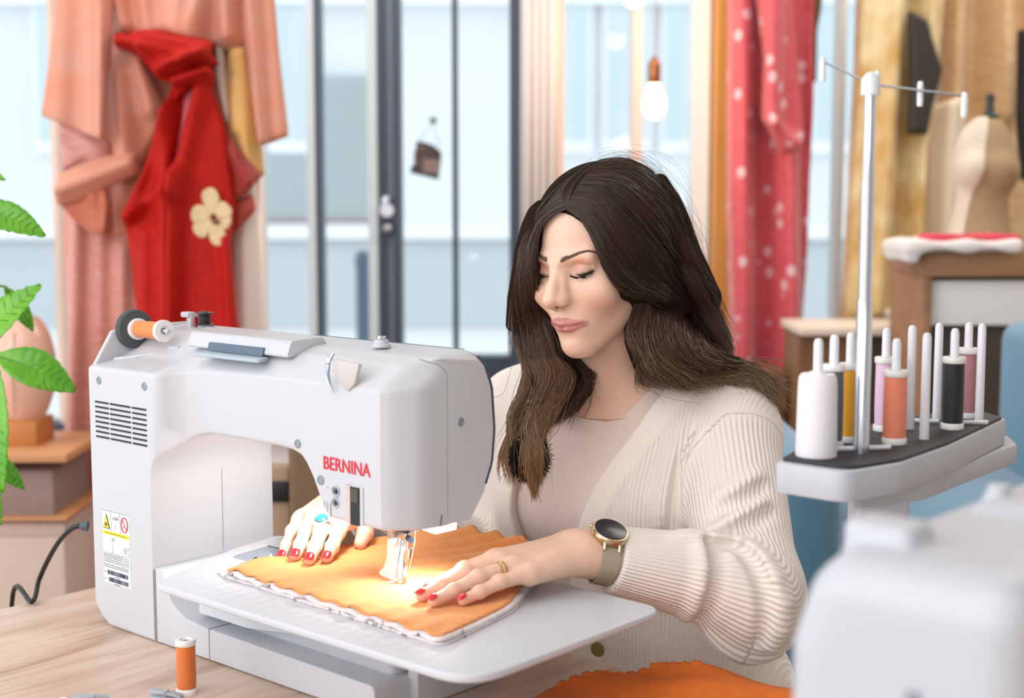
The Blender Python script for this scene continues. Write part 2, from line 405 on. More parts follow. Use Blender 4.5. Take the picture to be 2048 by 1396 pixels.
# ------------------------------------------------------------------ pendant bulbs
def bulb(px, py, Y, label):
    p = at(px, py, Y); e = empty('pendant_bulb', p, label, 'lamp', 'bare pendant bulbs by the window')
    pr = [(.0, -.040), (.012, -.038), (.024, -.028), (.030, -.010), (.030, .004), (.025, .022), (.017, .038), (.0145, .05)]
    MB().lathe(pr, 24).build('bulb', mat('warm_bulb_glass', '#ffdfae', .3, emit=6), e)
    MB().lathe([(.0145, .05), (.0165, .055), (.0165, .10), (.010, .112), (.004, .118)], 20, cap=False).build('socket', mat('copper', '#b4714c', .3, .9), e)
    MB().tube([(0, 0, .115), (0, 0, 3.0-p[2])], .003, 6).build('cable', mat('pale_cable', '#cfc8c6', .7), e)
    l = bpy.data.lights.new('bulb_glow', 'POINT'); l.energy = 2.2; l.color = (1, .72, .42); l.shadow_soft_size = .03
    lo = bpy.data.objects.new('bulb_glow', l); COL.objects.link(lo); lo.parent = e; lo.location = (0, 0, -.06)
bulb(1308, 207, 3.7, 'glowing bare bulb on a copper socket hanging left of the amber post')
bulb(1268, -16, 3.9, 'glowing bare bulb cut off by the top of the picture')
# ================================================================== WORK TABLE + SEWING MACHINE
TZ = .75; MA = math.radians(41.6)
M0 = np.array([-.4829, 1.6617, TZ])
E1 = np.array([math.cos(MA), -math.sin(MA), 0]); E2 = np.array([math.sin(MA), math.cos(MA), 0])
def mw(u, v, z): return M0+u*E1+v*E2+np.array([0, 0, z])
MROT = (0, 0, -MA)
def wood_mat():
    m = bpy.data.materials.new('oak_table_laminate'); m.use_nodes = True; nt = m.node_tree; b = nt.nodes['Principled BSDF']
    tc = nt.nodes.new('ShaderNodeTexCoord'); mp = nt.nodes.new('ShaderNodeMapping'); mp.inputs['Scale'].default_value = (9, 1.3, 9); mp.inputs['Rotation'].default_value = (0, 0, math.radians(4))
    nt.links.new(tc.outputs['Object'], mp.inputs[0])
    n = nt.nodes.new('ShaderNodeTexNoise'); n.inputs['Scale'].default_value = 2.2; n.inputs['Detail'].default_value = 8; n.inputs['Distortion'].default_value = 1.1; n.inputs['Roughness'].default_value = .62
    mp2 = nt.nodes.new('ShaderNodeMapping'); mp2.inputs['Scale'].default_value = (160, 5, 60); nt.links.new(tc.outputs['Object'], mp2.inputs[0])
    n2 = nt.nodes.new('ShaderNodeTexNoise'); n2.inputs['Scale'].default_value = 1.6; n2.inputs['Detail'].default_value = 3
    nt.links.new(mp.outputs[0], n.inputs[0]); nt.links.new(mp2.outputs[0], n2.inputs[0])
    r = nt.nodes.new('ShaderNodeValToRGB'); e = r.color_ramp.elements
    e[0].position = .3; e[0].color = (*lin('#b69682'), 1); e[1].position = .68; e[1].color = (*lin('#e6d1c2'), 1)
    k = e.new(.48); k.color = (*lin('#d6bba7'), 1)
    ad = nt.nodes.new('ShaderNodeMath'); ad.operation = 'MULTIPLY_ADD'; ad.inputs[1].default_value = .28
    sb = nt.nodes.new('ShaderNodeMath'); sb.operation = 'SUBTRACT'; sb.inputs[1].default_value = .14
    nt.links.new(n2.outputs['Fac'], ad.inputs[0]); nt.links.new(n.outputs['Fac'], ad.inputs[2]); nt.links.new(ad.outputs[0], sb.inputs[0]); nt.links.new(sb.outputs[0], r.inputs[0])
    nt.links.new(r.outputs[0], b.inputs['Base Color']); b.inputs['Roughness'].default_value = .42
    bp = nt.nodes.new('ShaderNodeBump'); bp.inputs['Strength'].default_value = .12; bp.inputs['Distance'].default_value = .0004; nt.links.new(n2.outputs['Fac'], bp.inputs['Height']); nt.links.new(bp.outputs[0], b.inputs['Normal'])
    return m
M_oak = wood_mat()
tb = empty('work_table', mw(0, 0, -TZ), 'light oak work table carrying the sewing machine', 'table', rot=MROT)
MB().box((-.166, -1.3, TZ-.032), (1.62, .288, TZ)).build('tabletop', M_oak, tb, bevel=.0015, seg=2)
for u, v in ((-.11, .235), (1.55, .235), (1.55, -1.24), (-.11, -1.24)):
    MB().box((u-.03, v-.03, 0), (u+.03, v+.03, TZ-.032)).build('leg', mat('white_steel_leg', '#dcdcdc', .4), tb, bevel=.003)
MB().box((-.08, .19, TZ-.10), (1.52, .215, TZ-.032)).build('apron', mat('white_steel_leg'), tb, bevel=.002)

M_sew = mat('sewing_machine_white', '#c4c7ce', .36, spec=.45)
M_sew2 = mat('sewing_machine_grey', '#b7bdc8', .4)
M_navy = mat('dark_navy_gap', '#23283a', .6)
M_blk = mat('black_plastic', '#17181b', .45)
M_chrome = mat('chrome', '#e8e8ea', .12, 1.)
M_scr = mat('screw_grey', '#8f98a3', .35, .6)
sm_ = empty('sewing_machine', M0, 'white sewing machine seen from behind with red BERNINA lettering', 'sewing machine', rot=MROT)

# --- column, arm and head: one loft of (v, z) sections along u
def vb(u):                                                    # back contour in plan
    P = [(-.045, .012), (-.030, .0), (.102, .0), (.110, .004), (.118, .014), (.130, .024), (.150, .030), (.165, .031), (.444, .031), (.452, .037), (.463, .052), (.469, .062), (.471, .075)]
    return float(np.interp(u, [a for a, b in P], [b for a, b in P]))
def zb_(u):                                                   # lower contour
    P = [(-.045, .075), (-.040, .05), (-.034, .032), (-.026, .018), (-.015, .007), (0., .0), (.0929, .0), (.0930, .186), (.0945, .197), (.099, .2085), (.108, .2205), (.124, .2325), (.143, .2425), (.166, .2475), (.285, .2478), (.308, .2462), (.322, .242), (.331, .234), (.3415, .2195), (.352, .200), (.3605, .185), (.365, .1822), (.391, .1815), (.471, .1800)]
    return float(np.interp(u, [a for a, b in P], [b for a, b in P]))
def zt_(u): return float(np.interp(u, [-.045, .103, .16, .30, .471], [.3125, .3135, .319, .3225, .322]))
def section(u, nseg=5):
    b = vb(u); lo = zb_(u); zt = zt_(u)
    head = np.clip((u-.40)/.06, 0, 1); end = np.clip((u-.44)/.031, 0, 1)
    col = np.clip((.14-u)/.05, 0, 1)
    zc = .345-.023*col                                        # top of the back chamfer
    vc = b+.034+.012*col
    top = .3555
    tz = top-.012*max(0, (u-.45)/.021)**2
    pts = [(b, lo), (b, zt), (vc, zc), (.085+.05*0, top-.004), (.150, tz), (.166, .315), (.170, .27), (.166, .235), (.152, .205), (.132, lo if u > .36 else max(lo, .0))]
    if u < .34: pts[-4:] = [(.172, .27), (.174, .25), (.176, max(lo+.01, .05) if lo < .2 else lo+.006), (.170, lo)]
    rad = [.006, .007, .016, .03, .016, .02, .02, .02, .02, .006]
    return round_poly(pts, rad, nseg)
us = [-.040, -.038, -.034, -.028, -.015, .0, .03, .06, .0925, .0929, .0930, .0935, .0945, .0965, .099, .102, .106, .110, .114, .118, .124, .130, .136, .143, .150, .158, .166, .18, .2, .23, .26, .285, .298, .308, .316, .322, .327, .331, .336, .3415, .347, .352, .357, .3605, .363, .365, .372, .391, .41, .43, .440, .444, .448, .452, .457, .463, .466, .469, .4705, .471]
V = []; k = None
for i, u in enumerate(us):
    s = section(u)
    sc = {0: .955, 1: .98, 2: .992}.get(i, 1.)
    if sc != 1: s = [(.09+(v-.09)*sc, .16+(z-.16)*(1-(1-sc)*.6)) for v, z in s]
    k = len(s); V += [(u, v, z) for v, z in s]
F = grid_faces(len(us), k, False, True)
F = [tuple(reversed(f)) for f in F]
F += [tuple(range(k)), tuple((len(us)-1)*k+i for i in reversed(range(k)))]
bd = MB().add(V, F).build('body', M_sew, sm_, sharp=32)
# --- base slab with the sweeping foot of the column
ol = [(.0955, .088), (.1065, .088), (.112, .073), (.127, .052), (.150, .040), (.19, .0365), (.30, .035), (.458, .033), (.463, .030), (.464, .004), (.462, .001), (.0955, .001)]
bs = MB(); yv = [(.0, 1), (.0005, 1), (.003, 1.0), (.185, 1), (.19, 1)]
bs.prism(ol, .0015, .188, lambda a, b, c: (a, c, b))
bs.build('base', M_sew, sm_, bevel=.003, seg=3)
MB().box((.1955, .0009, .002), (.1965, .19, .0372)).build('seam', mat('seam_grey', '#9a9aa8', .6), sm_, False)
MB().box((.4635, .06, .001), (.466, .095, .014)).build('foot_recess', M_blk, sm_, False)
for u, v in ((.02, .03), (.02, .16), (.44, .03), (.44, .16)):
    MB().lathe([(.012, -.0), (.012, .004), (.010, .004)], 12, (u, v, -.0005)).build('rubber_foot', M_blk, sm_)
# connector panel on the far side of the column
MB().prism(round_poly([(.02, .03), (.165, .03), (.165, .172), (.02, .172)], .02), -.058, -.030, lambda a, b, c: (c, a, b)).build('connector_panel', M_sew, sm_, bevel=.004, seg=3)
# free arm under the extension table
MB().prism(round_poly([(.135, .035), (.455, .035), (.455, .150), (.135, .150)], [.03, .01, .01, .03], 8), .03, .091).build('free_arm', M_sew, sm_, bevel=.006, seg=3)
MB().prism(round_poly([(.16, .012), (.25, .012), (.33, .04), (.15, .04)], [.012, .03, .01, .01], 8), .046, .088).build('free_arm_cover', mat('free_arm_pale', '#d5dde6', .4), sm_, bevel=.008, seg=3)
# spool shelf: wedge wall at the far end, top cover with its dark opening
wd = [(.004, .3115), (.098, .3115), (.150, .3505), (.150, .357), (.050, .357), (.031, .3525)]
MB().prism(wd, -.030, -.023, lambda a, b, c: (c, a, b)).build('spool_wall', M_sew, sm_, bevel=.0025, seg=3)
cvp = round_poly([(.046, .3405), (.060, .342), (.105, .350), (.098, .3605), (.053, .3590)], [.003, .004, .004, .005, .006], 4)
MB().prism(cvp, .104, .283, lambda a, b, c: (c, a, b)).build('top_cover', M_sew, sm_, bevel=.0025, seg=2)
MB().prism([(.0435, .3395), (.050, .3405), (.0530, .3495), (.0462, .3490)], .146, .244, lambda a, b, c: (c, a, b)).build('finger_opening', mat('slot_blue_grey', '#55687a', .5), sm_, bevel=.001)
MB().prism(round_poly([(.143, .024), (.262, .026), (.250, .049), (.152, .049)], .006), .3355, .3395).build('cover_recess', mat('slot_pale_blue', '#a9bac8', .5), sm_, bevel=.001)  # pale blue recess plate below the finger opening
MB().tube([(-.018, .03, .3185), (.0, .034, .321), (.018, .05, .3245), (.036, .066, .331)], .0026, 8).build('thread_guide_rib', M_sew, sm_)
MB().prism(round_poly([(.045, .058), (.066, .062), (.064, .071), (.047, .070)], .004), .330, .3375).build('spool_pin_slot', M_sew2, sm_, bevel=.001)
# vents, screws
vt = MB()
for r in range(8):
    z = .2705-.00595*r
    for a, b in ((-.0165, .0125), (.0155, .0575), (.0605, .0885)):
        pass
for r in range(8):
    z = .2712-.00592*r
    for a, b in ((-.0155, .0125), (.0155, .0575), (.0610, .0890)):
        MB().box((a, -.0006, z-.0011), (b, .0004, z+.0011)).build('vent_slot', M_navy, sm_, False)
def screw(u, v, z, n, r=.0043, m=None):
    s = MB().lathe([(r*1.15, 0), (r*1.05, .0006), (r*.85, .0006), (r*.8, .0002), (0, .0002)], 16, (u, v, z), n, cap=False).build('screw', m or M_scr, sm_)
    return s
screw(-.0065, -.0002, .297, (0, -1, 0)); screw(.0865, -.0002, .298, (0, -1, 0))
screw(.1465, .0300, .2625, (.25, -1, 0), .0062, M_sew2); screw(.3175, .0305, .2545, (0, -1, 0), .0042)
screw(.3535, .0305, .2205, (0, -1, 0), .0045); screw(.4712, .118, .2835, (1, 0, 0), .0042)
for u, z, r in ((.3768, .2122, .0062), (.3760, .2000, .0058)):
    MB().lathe([(r, 0), (r*.92, .001), (r*.75, .001), (r*.7, -.0005), (0, -.0005)], 18, (u, .0305, z), (0, -1, 0), cap=False).build('thread_port', M_sew2, sm_)
    MB().lathe([(0, 0), (r*.45, 0), (r*.45, .0013), (0, .0013)], 12, (u+.0022, .0305, z), (0, -1, 0)).build('thread_port_hole', M_blk, sm_)
MB().tube([(.3685, .0303, .183), (.3685, .0303, .197), (.3705, .0303, .2025), (.376, .0303, .2055)], .0007, 6).build('thread_line', M_sew2, sm_)
text('pictogram', '\u2022\u2013', .007, Matrix.Translation((.3645, .0303, .2145)) @ Matrix.Rotation(PI/2, 4, 'X'), M_sew2, sm_)
MB().tube([(.3585, .0304, .190), (.3635, .0304, .190), (.3635, .0304, .199), (.3585, .0304, .199), (.3585, .0304, .190)], .0004, 4).build('pictogram', M_sew2, sm_)
# take-up slot beside the needle bar
MB().box((.3925, .0300, .1815), (.4185, .0306, .2215)).build('lever_slot_frame', M_sew, sm_, False)
MB().box((.4000, .0295, .1812), (.4140, .0312, .2205)).build('lever_slot', M_blk, sm_, False)
MB().box((.4012, .0288, .205), (.4122, .0300, .219)).build('lever', mat('lever_brown', '#4a4238', .4), sm_, False)
MB().box((.3935, .0293, .1815), (.4000, .0306, .2215)).build('slot_cheek', mat('slot_cheek_pink', '#cdbcb8', .5), sm_, False)
# logo
text('lettering', 'BERNINA', .0192, Matrix.Translation((.3935, .0305, .2392)) @ Matrix.Rotation(PI/2, 4, 'X') @ Matrix.Diagonal((.90, 1, 1, 1)), mat('logo_red', '#d4102f', .4), sm_, .0003, bold=.0002)
# head end: seam and dark front strip
def head_front(z): return float(np.interp(z, [.18, .205, .235, .27, .315, .345, .354], [.132, .152, .166, .170, .166, .153, .140]))
zs = np.linspace(.184, .3515, 24)
MB().tube([(.4709-.012*max(0, (z-.34)/.0135)**2, .098-.03*max(0, (z-.335)/.0165)**2, z) for z in zs], .0005, 6).build('seam', MATS['seam_grey'], sm_)
zs = np.linspace(.214, .3475, 24)
MB().tube([(.4700-.010*max(0, (z-.338)/.0135)**2, head_front(z)-.001, z) for z in zs], .0021, 8).build('front_trim', mat('trim_slate', '#3c4458', .4), sm_)
MB().tube([(u, .1555, .3528) for u in np.linspace(.2, .44, 12)], .0007, 6).build('front_trim', MATS['trim_slate'], sm_)
MB().prism(round_poly([(.0865, .1795), (.101, .1795), (.101, .1935), (.0865, .1935)], [.0, 0, .006, .006]), .4695, .4712, lambda a, b, c: (c, a, b)).build('thread_cutter', M_sew, sm_)
MB().prism(round_poly([(.0865, .181), (.0885, .181), (.0905, .1925), (.088, .191)], [.0, 0, .001, .001]), .4705, .4716, lambda a, b, c: (c, a, b)).build('cutter_blade', mat('cutter_plum', '#7d7280', .4), sm_)
# top details: presser knob, thread guide at the head corner
MB().lathe([(.010, 0), (.010, .003), (.0078, .004), (.0078, .0075), (.006, .008), (0, .008)], 20, (.368, .105, .3545)).build('thread_stud', M_sew, sm_)
MB().lathe([(.0035, 0), (.0052, .001), (.0052, .0035), (.002, .004), (0, .004)], 14, (.368, .105, .3622)).build('stud_cap', M_chrome, sm_)
MB().prism([(.3765, .349), (.4165, .3465), (.4095, .326), (.3995, .3175), (.389, .3215), (.380, .333)], .0285, .0335, lambda a, b, c: (a, c, b)).build('tension_recess', mat('recess_warm_grey', '#c4c0c0', .5), sm_, bevel=.0015)
MB().tube([(.3725, .033, .354), (.3705, .0285, .345), (.3715, .0260, .334), (.376, .0245, .324), (.383, .0245, .3155)], [.0024, .0028, .0026, .002, .0009], 8).build('thread_hook', mat('hook_steel', '#aab3bf', .2, .9), sm_)
MB().lathe([(0, 0), (.0038, 0), (.0042, .0015), (.002, .003), (0, .003)], 14, (.3725, .0275, .3470), (-.2, -1, .2)).build('thread_hook_stud', M_chrome, sm_)
# needle bar, presser foot and lamp
mb = MB(); mb.lathe([(.0030, .128), (.0030, .19)], 12, (.401, .108, 0)); mb.lathe([(.006, .128), (.006, .142)], 12, (.401, .108, 0)); mb.build('needle_bar', M_chrome, sm_)
MB().lathe([(.0003, .106), (.0006, .112), (.0008, .128)], 8, (.401, .108, 0)).build('needle', M_chrome, sm_)
MB().box((.3835, .096, .150), (.3895, .106, .186)).build('presser_bar', mat('satin_steel', '#b9b6b6', .3, .8), sm_, bevel=.001)
ft = [(.0, .1525), (.0085, .1525), (.0125, .136), (.0185, .1125), (.0155, .1085), (.0035, .1075), (-.012, .1105), (-.0135, .1135), (-.006, .120), (-.001, .132)]
MB().prism(round_poly(ft, .0025, 3), -.006, .006, lambda a, b, c: (.3835+a+.001, .101+c, b)).build('foot_holder', mat('foot_white', '#f0efee', .3), sm_, bevel=.0012)
MB().prism(round_poly([(.386, .085), (.420, .092), (.424, .101), (.420, .110), (.386, .1155)], .003), .1068, .1085).build('foot_sole', mat('clear_sole', '#f2efe9', .08, spec=.7), sm_, bevel=.0004)
MB().prism(round_poly([(.398, .078), (.404, .078), (.404, .0925), (.398, .0925)], .001), .1068, .1095).build('foot_toe', M_chrome, sm_, bevel=.0004)
MB().tube([(.3955, .104, .152), (.397, .100, .138), (.3985, .094, .120), (.3990, .088, .112)], .0019, 8).build('foot_spring', M_chrome, sm_)
MB().tube([(.405, .098, .146), (.4085, .094, .134), (.4115, .092, .120), (.413, .092, .110)], .0022, 8).build('foot_shank', M_chrome, sm_)
MB().lathe([(0, -.006), (.0026, -.006), (.0026, .006), (0, .006)], 12, (.4055, .096, .150), (.7, -.7, 0)).build('clamp_screw', M_chrome, sm_)
MB().lathe([(0, -.005), (.0034, -.005), (.0034, .005), (0, .005)], 12, (.4135, .100, .1555), (.9, -.4, 0)).build('clamp_screw', mat('blued_steel', '#3f4a63', .25, .9), sm_)
MB().lathe([(0, -.009), (.0036, -.009), (.0036, .006), (0, .006)], 12, (.3985, .105, .162), (1, 0, 0)).build('clamp_screw', MATS['blued_steel'], sm_)
MB().lathe([(0, -.004), (.0034, -.004), (.0034, .004), (0, .004)], 12, (.3805, .100, .171), (1, 0, 0)).build('clamp_screw', M_chrome, sm_)
MB().prism(round_poly([(.418, .096), (.4655, .086), (.466, .118), (.424, .120)], .004), .171, .1785).build('lamp_lens', mat('lamp_lens_white', '#fff4e4', .3, emit=5.0), sm_, bevel=.001)
MB().tube([(.4155, .108, .178), (.4135, .107, .150), (.404, .107, .115)], .0003, 5).build('needle_thread', mat('thread_pale_orange', '#f0c9a0', .6), sm_)
def spot(loc, tgt, e, ang, blend, r, col):
    l = bpy.data.lights.new('sewing_lamp', 'SPOT'); l.energy = e; l.spot_size = math.radians(ang); l.spot_blend = blend; l.shadow_soft_size = r; l.color = col
    o = bpy.data.objects.new('sewing_lamp', l); COL.objects.link(o); o.parent = sm_; o.location = loc
    o.rotation_euler = (Vector(tgt)-Vector(loc)).to_track_quat('-Z', 'Y').to_euler()
spot((.438, .104, .1685), (.425, .085, .10), 2.2, 150, .9, .010, (1, .95, .87))
spot((.30, .11, .240), (.16, .11, .14), 2.6, 165, 1., .02, (1, .96, .90))
MB().box((.0925, .0995, .09), (.0936, .1003, .236)).build('seam', MATS['seam_grey'], sm_, False)
# label with its print
lb = MB().box((-.0285*0-.0, -.0005, 0), (.056, .0003, .088)); lbo = lb.build('rating_label', mat('label_white', '#eeeff1', .5), sm_, False)
lbo.location = (-.0075, 0, .0545)
def ink(name, m): return m
M_ink = mat('label_ink', '#3a4560', .6); M_yel = mat('label_yellow', '#f2dc14', .5); M_redp = mat('label_red', '#d0213c', .5)
LR = Matrix.Rotation(PI/2, 4, 'X')
q = MB(); y = -.0008
def rect(mb, x0, z0, x1, z1, yy=-.0008): mb.box((x0, yy, z0), (x1, -.0004, z1))
for a in ((0, .0875, .056, .0879), (.0183, .0635, .0186, .0875), (.0372, .0635, .0375, .0875), (.0, .037, .056, .0373), (.02, .037, .0203, .056), (.0415, .0235, .0418, .037), (0, .0235, .056, .0238)): rect(q, *a)
for r, z in enumerate((.0352, .0332, .0310, .0285, .0262, .0218, .0196)):
    x = .001
    while x < (.040 if r < 5 else .052):
        w = random.uniform(.0012, .005); rect(q, x, z-.0004, min(x+w, .040 if r < 5 else .053), z+.0004); x += w+.0008
for r, z in enumerate((.0345, .0318, .0288, .0262)):
    x = .044
    while x < .053:
        w = random.uniform(.001, .003); rect(q, x, z-.0004, x+w, z+.0004); x += w+.0008
for z0, x0 in ((.0105, .0085), (.0020, .0105)):
    x = x0
    while x < .051:
        w = random.choice((.0004, .0007, .001)); rect(q, x, z0, x+w, z0+.0052); x += w+random.choice((.0004, .0006, .0009))
    rect(q, .001, z0+.002, .006, z0+.0027); rect(q, .022, z0-.0022, .034, z0-.0015)
rect(q, .046, .0400, .0490, .0405); rect(q, .0512, .0400, .0545, .0408)
for a, b in (((.044, .0415), (.0485, .0475)),):
    rect(q, a[0], a[1], b[0], a[1]+.0004); rect(q, a[0], b[1], b[0], b[1]+.0004); rect(q, a[0], a[1], a[0]+.0004, b[1]); rect(q, b[0], a[1], b[0]+.0004, b[1]); rect(q, a[0]+.001, .044, b[0]-.001, .0446)
rect(q, .0505, .0475, .0548, .048); rect(q, .0522, .0425, .0526, .0475)
q.build('fine_print', M_ink, lbo, False)
y_ = MB(); rect(y_, .0002, .0590, .0558, .0632); y_.build('yellow_band', M_yel, lbo, False)
tq = MB(); x = .005
while x < .050:
    w = random.uniform(.0015, .004); tq.box((x, -.0011, .0605), (x+w, -.0008, .0615)); x += w+.001
tq.build('band_print', mat('band_ink', '#8d7c22', .6), lbo, False)
tr = MB().prism([(.0022, .0660), (.0162, .0660), (.0092, .0838)], -.0010, -.0004, lambda a, b, c: (a, c, b)).build('warning_triangle', M_blk, lbo, False)
MB().prism([(.0038, .0671), (.0146, .0671), (.0092, .0812)], -.0013, -.0009, lambda a, b, c: (a, c, b)).build('triangle_field', M_yel, lbo, False)
st = MB()
for k_ in range(8):
    a = k_*PI/4; st.box((-.0025, -.0016, -.00025), (.0025, -.0013, .00025), Matrix.Translation((.0088, 0, .0712)) @ Matrix.Rotation(a, 4, 'Y'))
st.box((.0088, -.0016, .07095), (.0135, -.0013, .07145)); st.build('laser_mark', M_blk, lbo, False)
text('lettering', 'LASER', .0058, Matrix.Translation((.0278, -.0006, .0800)) @ LR @ Matrix.Diagonal((.85, 1, 1, 1)), M_ink, lbo)
text('lettering', '2', .0055, Matrix.Translation((.0278, -.0006, .0700)) @ LR, M_ink, lbo)
text('lettering', 'CE', .0055, Matrix.Translation((.0235, -.0006, .0540)) @ LR, M_ink, lbo)
rg = MB(); n = 28
ringp = [(.0467+.0066*math.cos(2*PI*i/n), -.0008, .0752+.0088*math.sin(2*PI*i/n)) for i in range(n+1)]
rg.tube(ringp, .0007, 5); rg.tube([(.0467-.0045, -.0008, .0752+.006), (.0467+.0045, -.0008, .0752-.006)], .0006, 5); rg.build('prohibition_ring', M_redp, lbo)
MB().lathe([(0, 0), (.0011, 0), (.0011, .0005), (0, .0005)], 8, (.0448, -.0003, .0722), (0, -1, 0)).build('ring_mark', M_blk, lbo)

# --- spool foam, spool, bobbin: lifted off, so things of their own
foam = MB().lathe([(.004, 0), (.0218, 0), (.0235, .002), (.0235, .0095), (.0218, .0115), (.004, .0115)], 36, cap=False)
fo = foam.build('foam_disc', mat('charcoal_foam', '#5a5f63', .95, noise=.35, nscale=900, bump=.6, bscale=1500)); fo.parent = None
SD = Vector(E1)*.985+Vector((0, 0, .03))+Vector(E2)*(-.10); SD.normalize()
qrot = Vector((0, 0, 1)).rotation_difference(SD)
fo.rotation_mode = 'QUATERNION'; fo.rotation_quaternion = qrot; fo.location = tuple(mw(-.0235, .0585, .3535))
tag(fo, 'round charcoal foam disc on the spool pin of the white machine', 'foam disc')
def thread_mat(name, c):
    m = mat(name, c, .55, sheen=.2); nt = m.node_tree
    if not nt.nodes.get('w'):
        w = nt.nodes.new('ShaderNodeTexWave'); w.name = 'w'; w.bands_direction = 'Z'; w.inputs['Scale'].default_value = 330; w.inputs['Distortion'].default_value = 1.2; w.inputs['Detail'].default_value = 1
        tc = nt.nodes.new('ShaderNodeTexCoord'); nt.links.new(tc.outputs['Object'], w.inputs[0])
        b = nt.nodes.new('ShaderNodeBump'); b.inputs['Strength'].default_value = .45; b.inputs['Distance'].default_value = .0004
        nt.links.new(w.outputs['Fac'], b.inputs['Height']); nt.links.new(b.outputs[0], nt.nodes['Principled BSDF'].inputs['Normal'])
    return m
M_cap = mat('spool_white', '#ecebea', .4)
def spool(name, loc, label, color, cname, r=.0098, h=.048, q=None, group=None, cap=.0112):
    e = empty(name, loc, label, 'thread spool', group)
    if q is not None: e.rotation_mode = 'QUATERNION'; e.rotation_quaternion = q
    MB().lathe([(.0035, 0), (cap*.97, 0), (cap, .001), (cap, .0055), (cap*.95, .0062), (r*.9, .0064)], 28, cap=False).build('bottom_flange', M_cap, e)
    MB().lathe([(r*.9, .006), (r, .0068), (r*1.03, h*.3), (r*1.02, h*.7), (r, h-.0068), (r*.9, h-.006)], 28, cap=False).build('thread', thread_mat(cname, color), e)
    MB().lathe([(r*.9, h-.0064), (cap*.95, h-.0062), (cap, h-.0055), (cap, h-.001), (cap*.97, h), (.0062, h), (.0058, h-.002), (.0035, h-.002)], 28, cap=False).build('top_flange', M_cap, e)
    return e
sp = mw(-.0117, .0573, .3538)
spool('thread_spool', tuple(sp), 'orange thread spool lying on the pin against the charcoal foam disc', '#e8853a', 'thread_orange', r=.0100, h=.068, q=qrot, cap=.0130)
MB().tube([tuple(sp), tuple(np.array(sp)+np.array(SD)*.078)], .0026, 8).build('spool_pin', M_sew, None)
pin = bpy.data.objects['spool_pin']; pin.parent = sm_
pin.matrix_parent_inverse = (Matrix.Translation(Vector(M0)) @ Matrix.Rotation(-MA, 4, 'Z')).inverted()
bb = empty('bobbin', tuple(mw(.028, .128, .3565)), 'small bobbin of black thread on the winder of the white machine', 'bobbin')
MB().lathe([(0, 0), (.0115, 0), (.0115, .001), (.0068, .0012)], 24, cap=False).build('bottom_flange', mat('smoke_plastic', '#4a4d55', .2), bb)
MB().lathe([(.0068, .001), (.0072, .003), (.0072, .0125), (.0068, .0142)], 24, cap=False).build('thread', thread_mat('thread_black', '#15171c'), bb)
MB().lathe([(.0068, .014), (.0118, .0142), (.0118, .0152), (.004, .0153), (.004, .0168), (0, .0168)], 24, cap=False).build('top_flange', MATS['smoke_plastic'], bb)
MB().lathe([(0, 0), (.009, 0), (.009, .005), (0, .005)], 20, (.028, .128, .3512)).build('winder_base', M_sew2, sm_)
wl = MB(); wl.box((.004, .118, .352), (.013, .130, .369)); wl.box((-.004, .115, .365), (.012, .127, .3715)); wl.build('winder_lever', M_sew, sm_, bevel=.0015)
MB().box((.0165, .12, .353), (.020, .1235, .366)).build('winder_cutter', mat('red_dot', '#b02a3a', .4), sm_, False)
MB().box((.055, .108, .3535), (.068, .116, .3565)).build('winder_mark', M_sew2, sm_, bevel=.0008)

# --- power cord
cp = [at(176, 1052, 1.715), at(160, 1051, 1.715), at(142, 1058, 1.72), at(118, 1083, 1.74), at(96, 1120, 1.77), at(78, 1160, 1.8)]
e_ = onz(64, 1204, TZ+.006); cp.append(e_); cp.append(e_+np.array([-.06, .10, -.02])); cp.append(e_+np.array([-.09, .16, -.25])); cp.append(e_+np.array([-.10, .2, -.65]))
pc = empty('power_cord', tuple(cp[0]), 'black power cord running from the machine down over the table edge', 'cord')
def loc(pts, e): return [tuple(np.array(p)-np.array(e.location)) for p in pts]
MB().tube(loc(spline(cp[1:], 60), pc), .0032, 8).build('cable', M_blk, pc)
MB().tube(loc([cp[0], cp[0]*.5+cp[1]*.5, cp[1]], pc), [.0062, .006, .0042], 10).build('plug', mat('plug_slate', '#4b5763', .5), pc)

# --- extension table
xt = empty('extension_table', M0, 'white slide-on extension table with ruled lines under the quilt', 'extension table', rot=MROT)
xo = round_poly([(.186, -.062), (.655, -.064), (.652, .226), (.480, .230), (.112, .168), (.128, .085), (.134, .070)], [.022, .045, .028, .02, .01, .08, .04], 10)
MB().prism(xo, .092, .1).build('plate', mat('extension_table_white', '#c8ccd4', .36, spec=.45), xt, bevel=.0022, seg=3)
rl = MB()
for i in range(22):
    u = .205+.0125*i*1.45; rl.box((u, -.050, .0998), (u+.0006, -.012, .10012))
rl.box((.20, -.0335, .0998), (.60, -.0330, .10012)); rl.build('ruled_lines', mat('rule_grey', '#b9bcc8', .5), xt, False)
MB().prism(round_poly([(.158, .062), (.300, .062), (.300, .120), (.150, .122)], [.01, .002, .002, .004]), .0985, .1009).build('needle_plate', mat('plate_steel', '#aab4c2', .35, .5), xt, bevel=.0004)
MB().box((.150, .1215, .0992), (.300, .1232, .1012)).build('plate_seam', M_navy, xt, False)
MB().box((.46, .05, .0005), (.475, .15, .092)).build('support', M_sew, xt, bevel=.002)
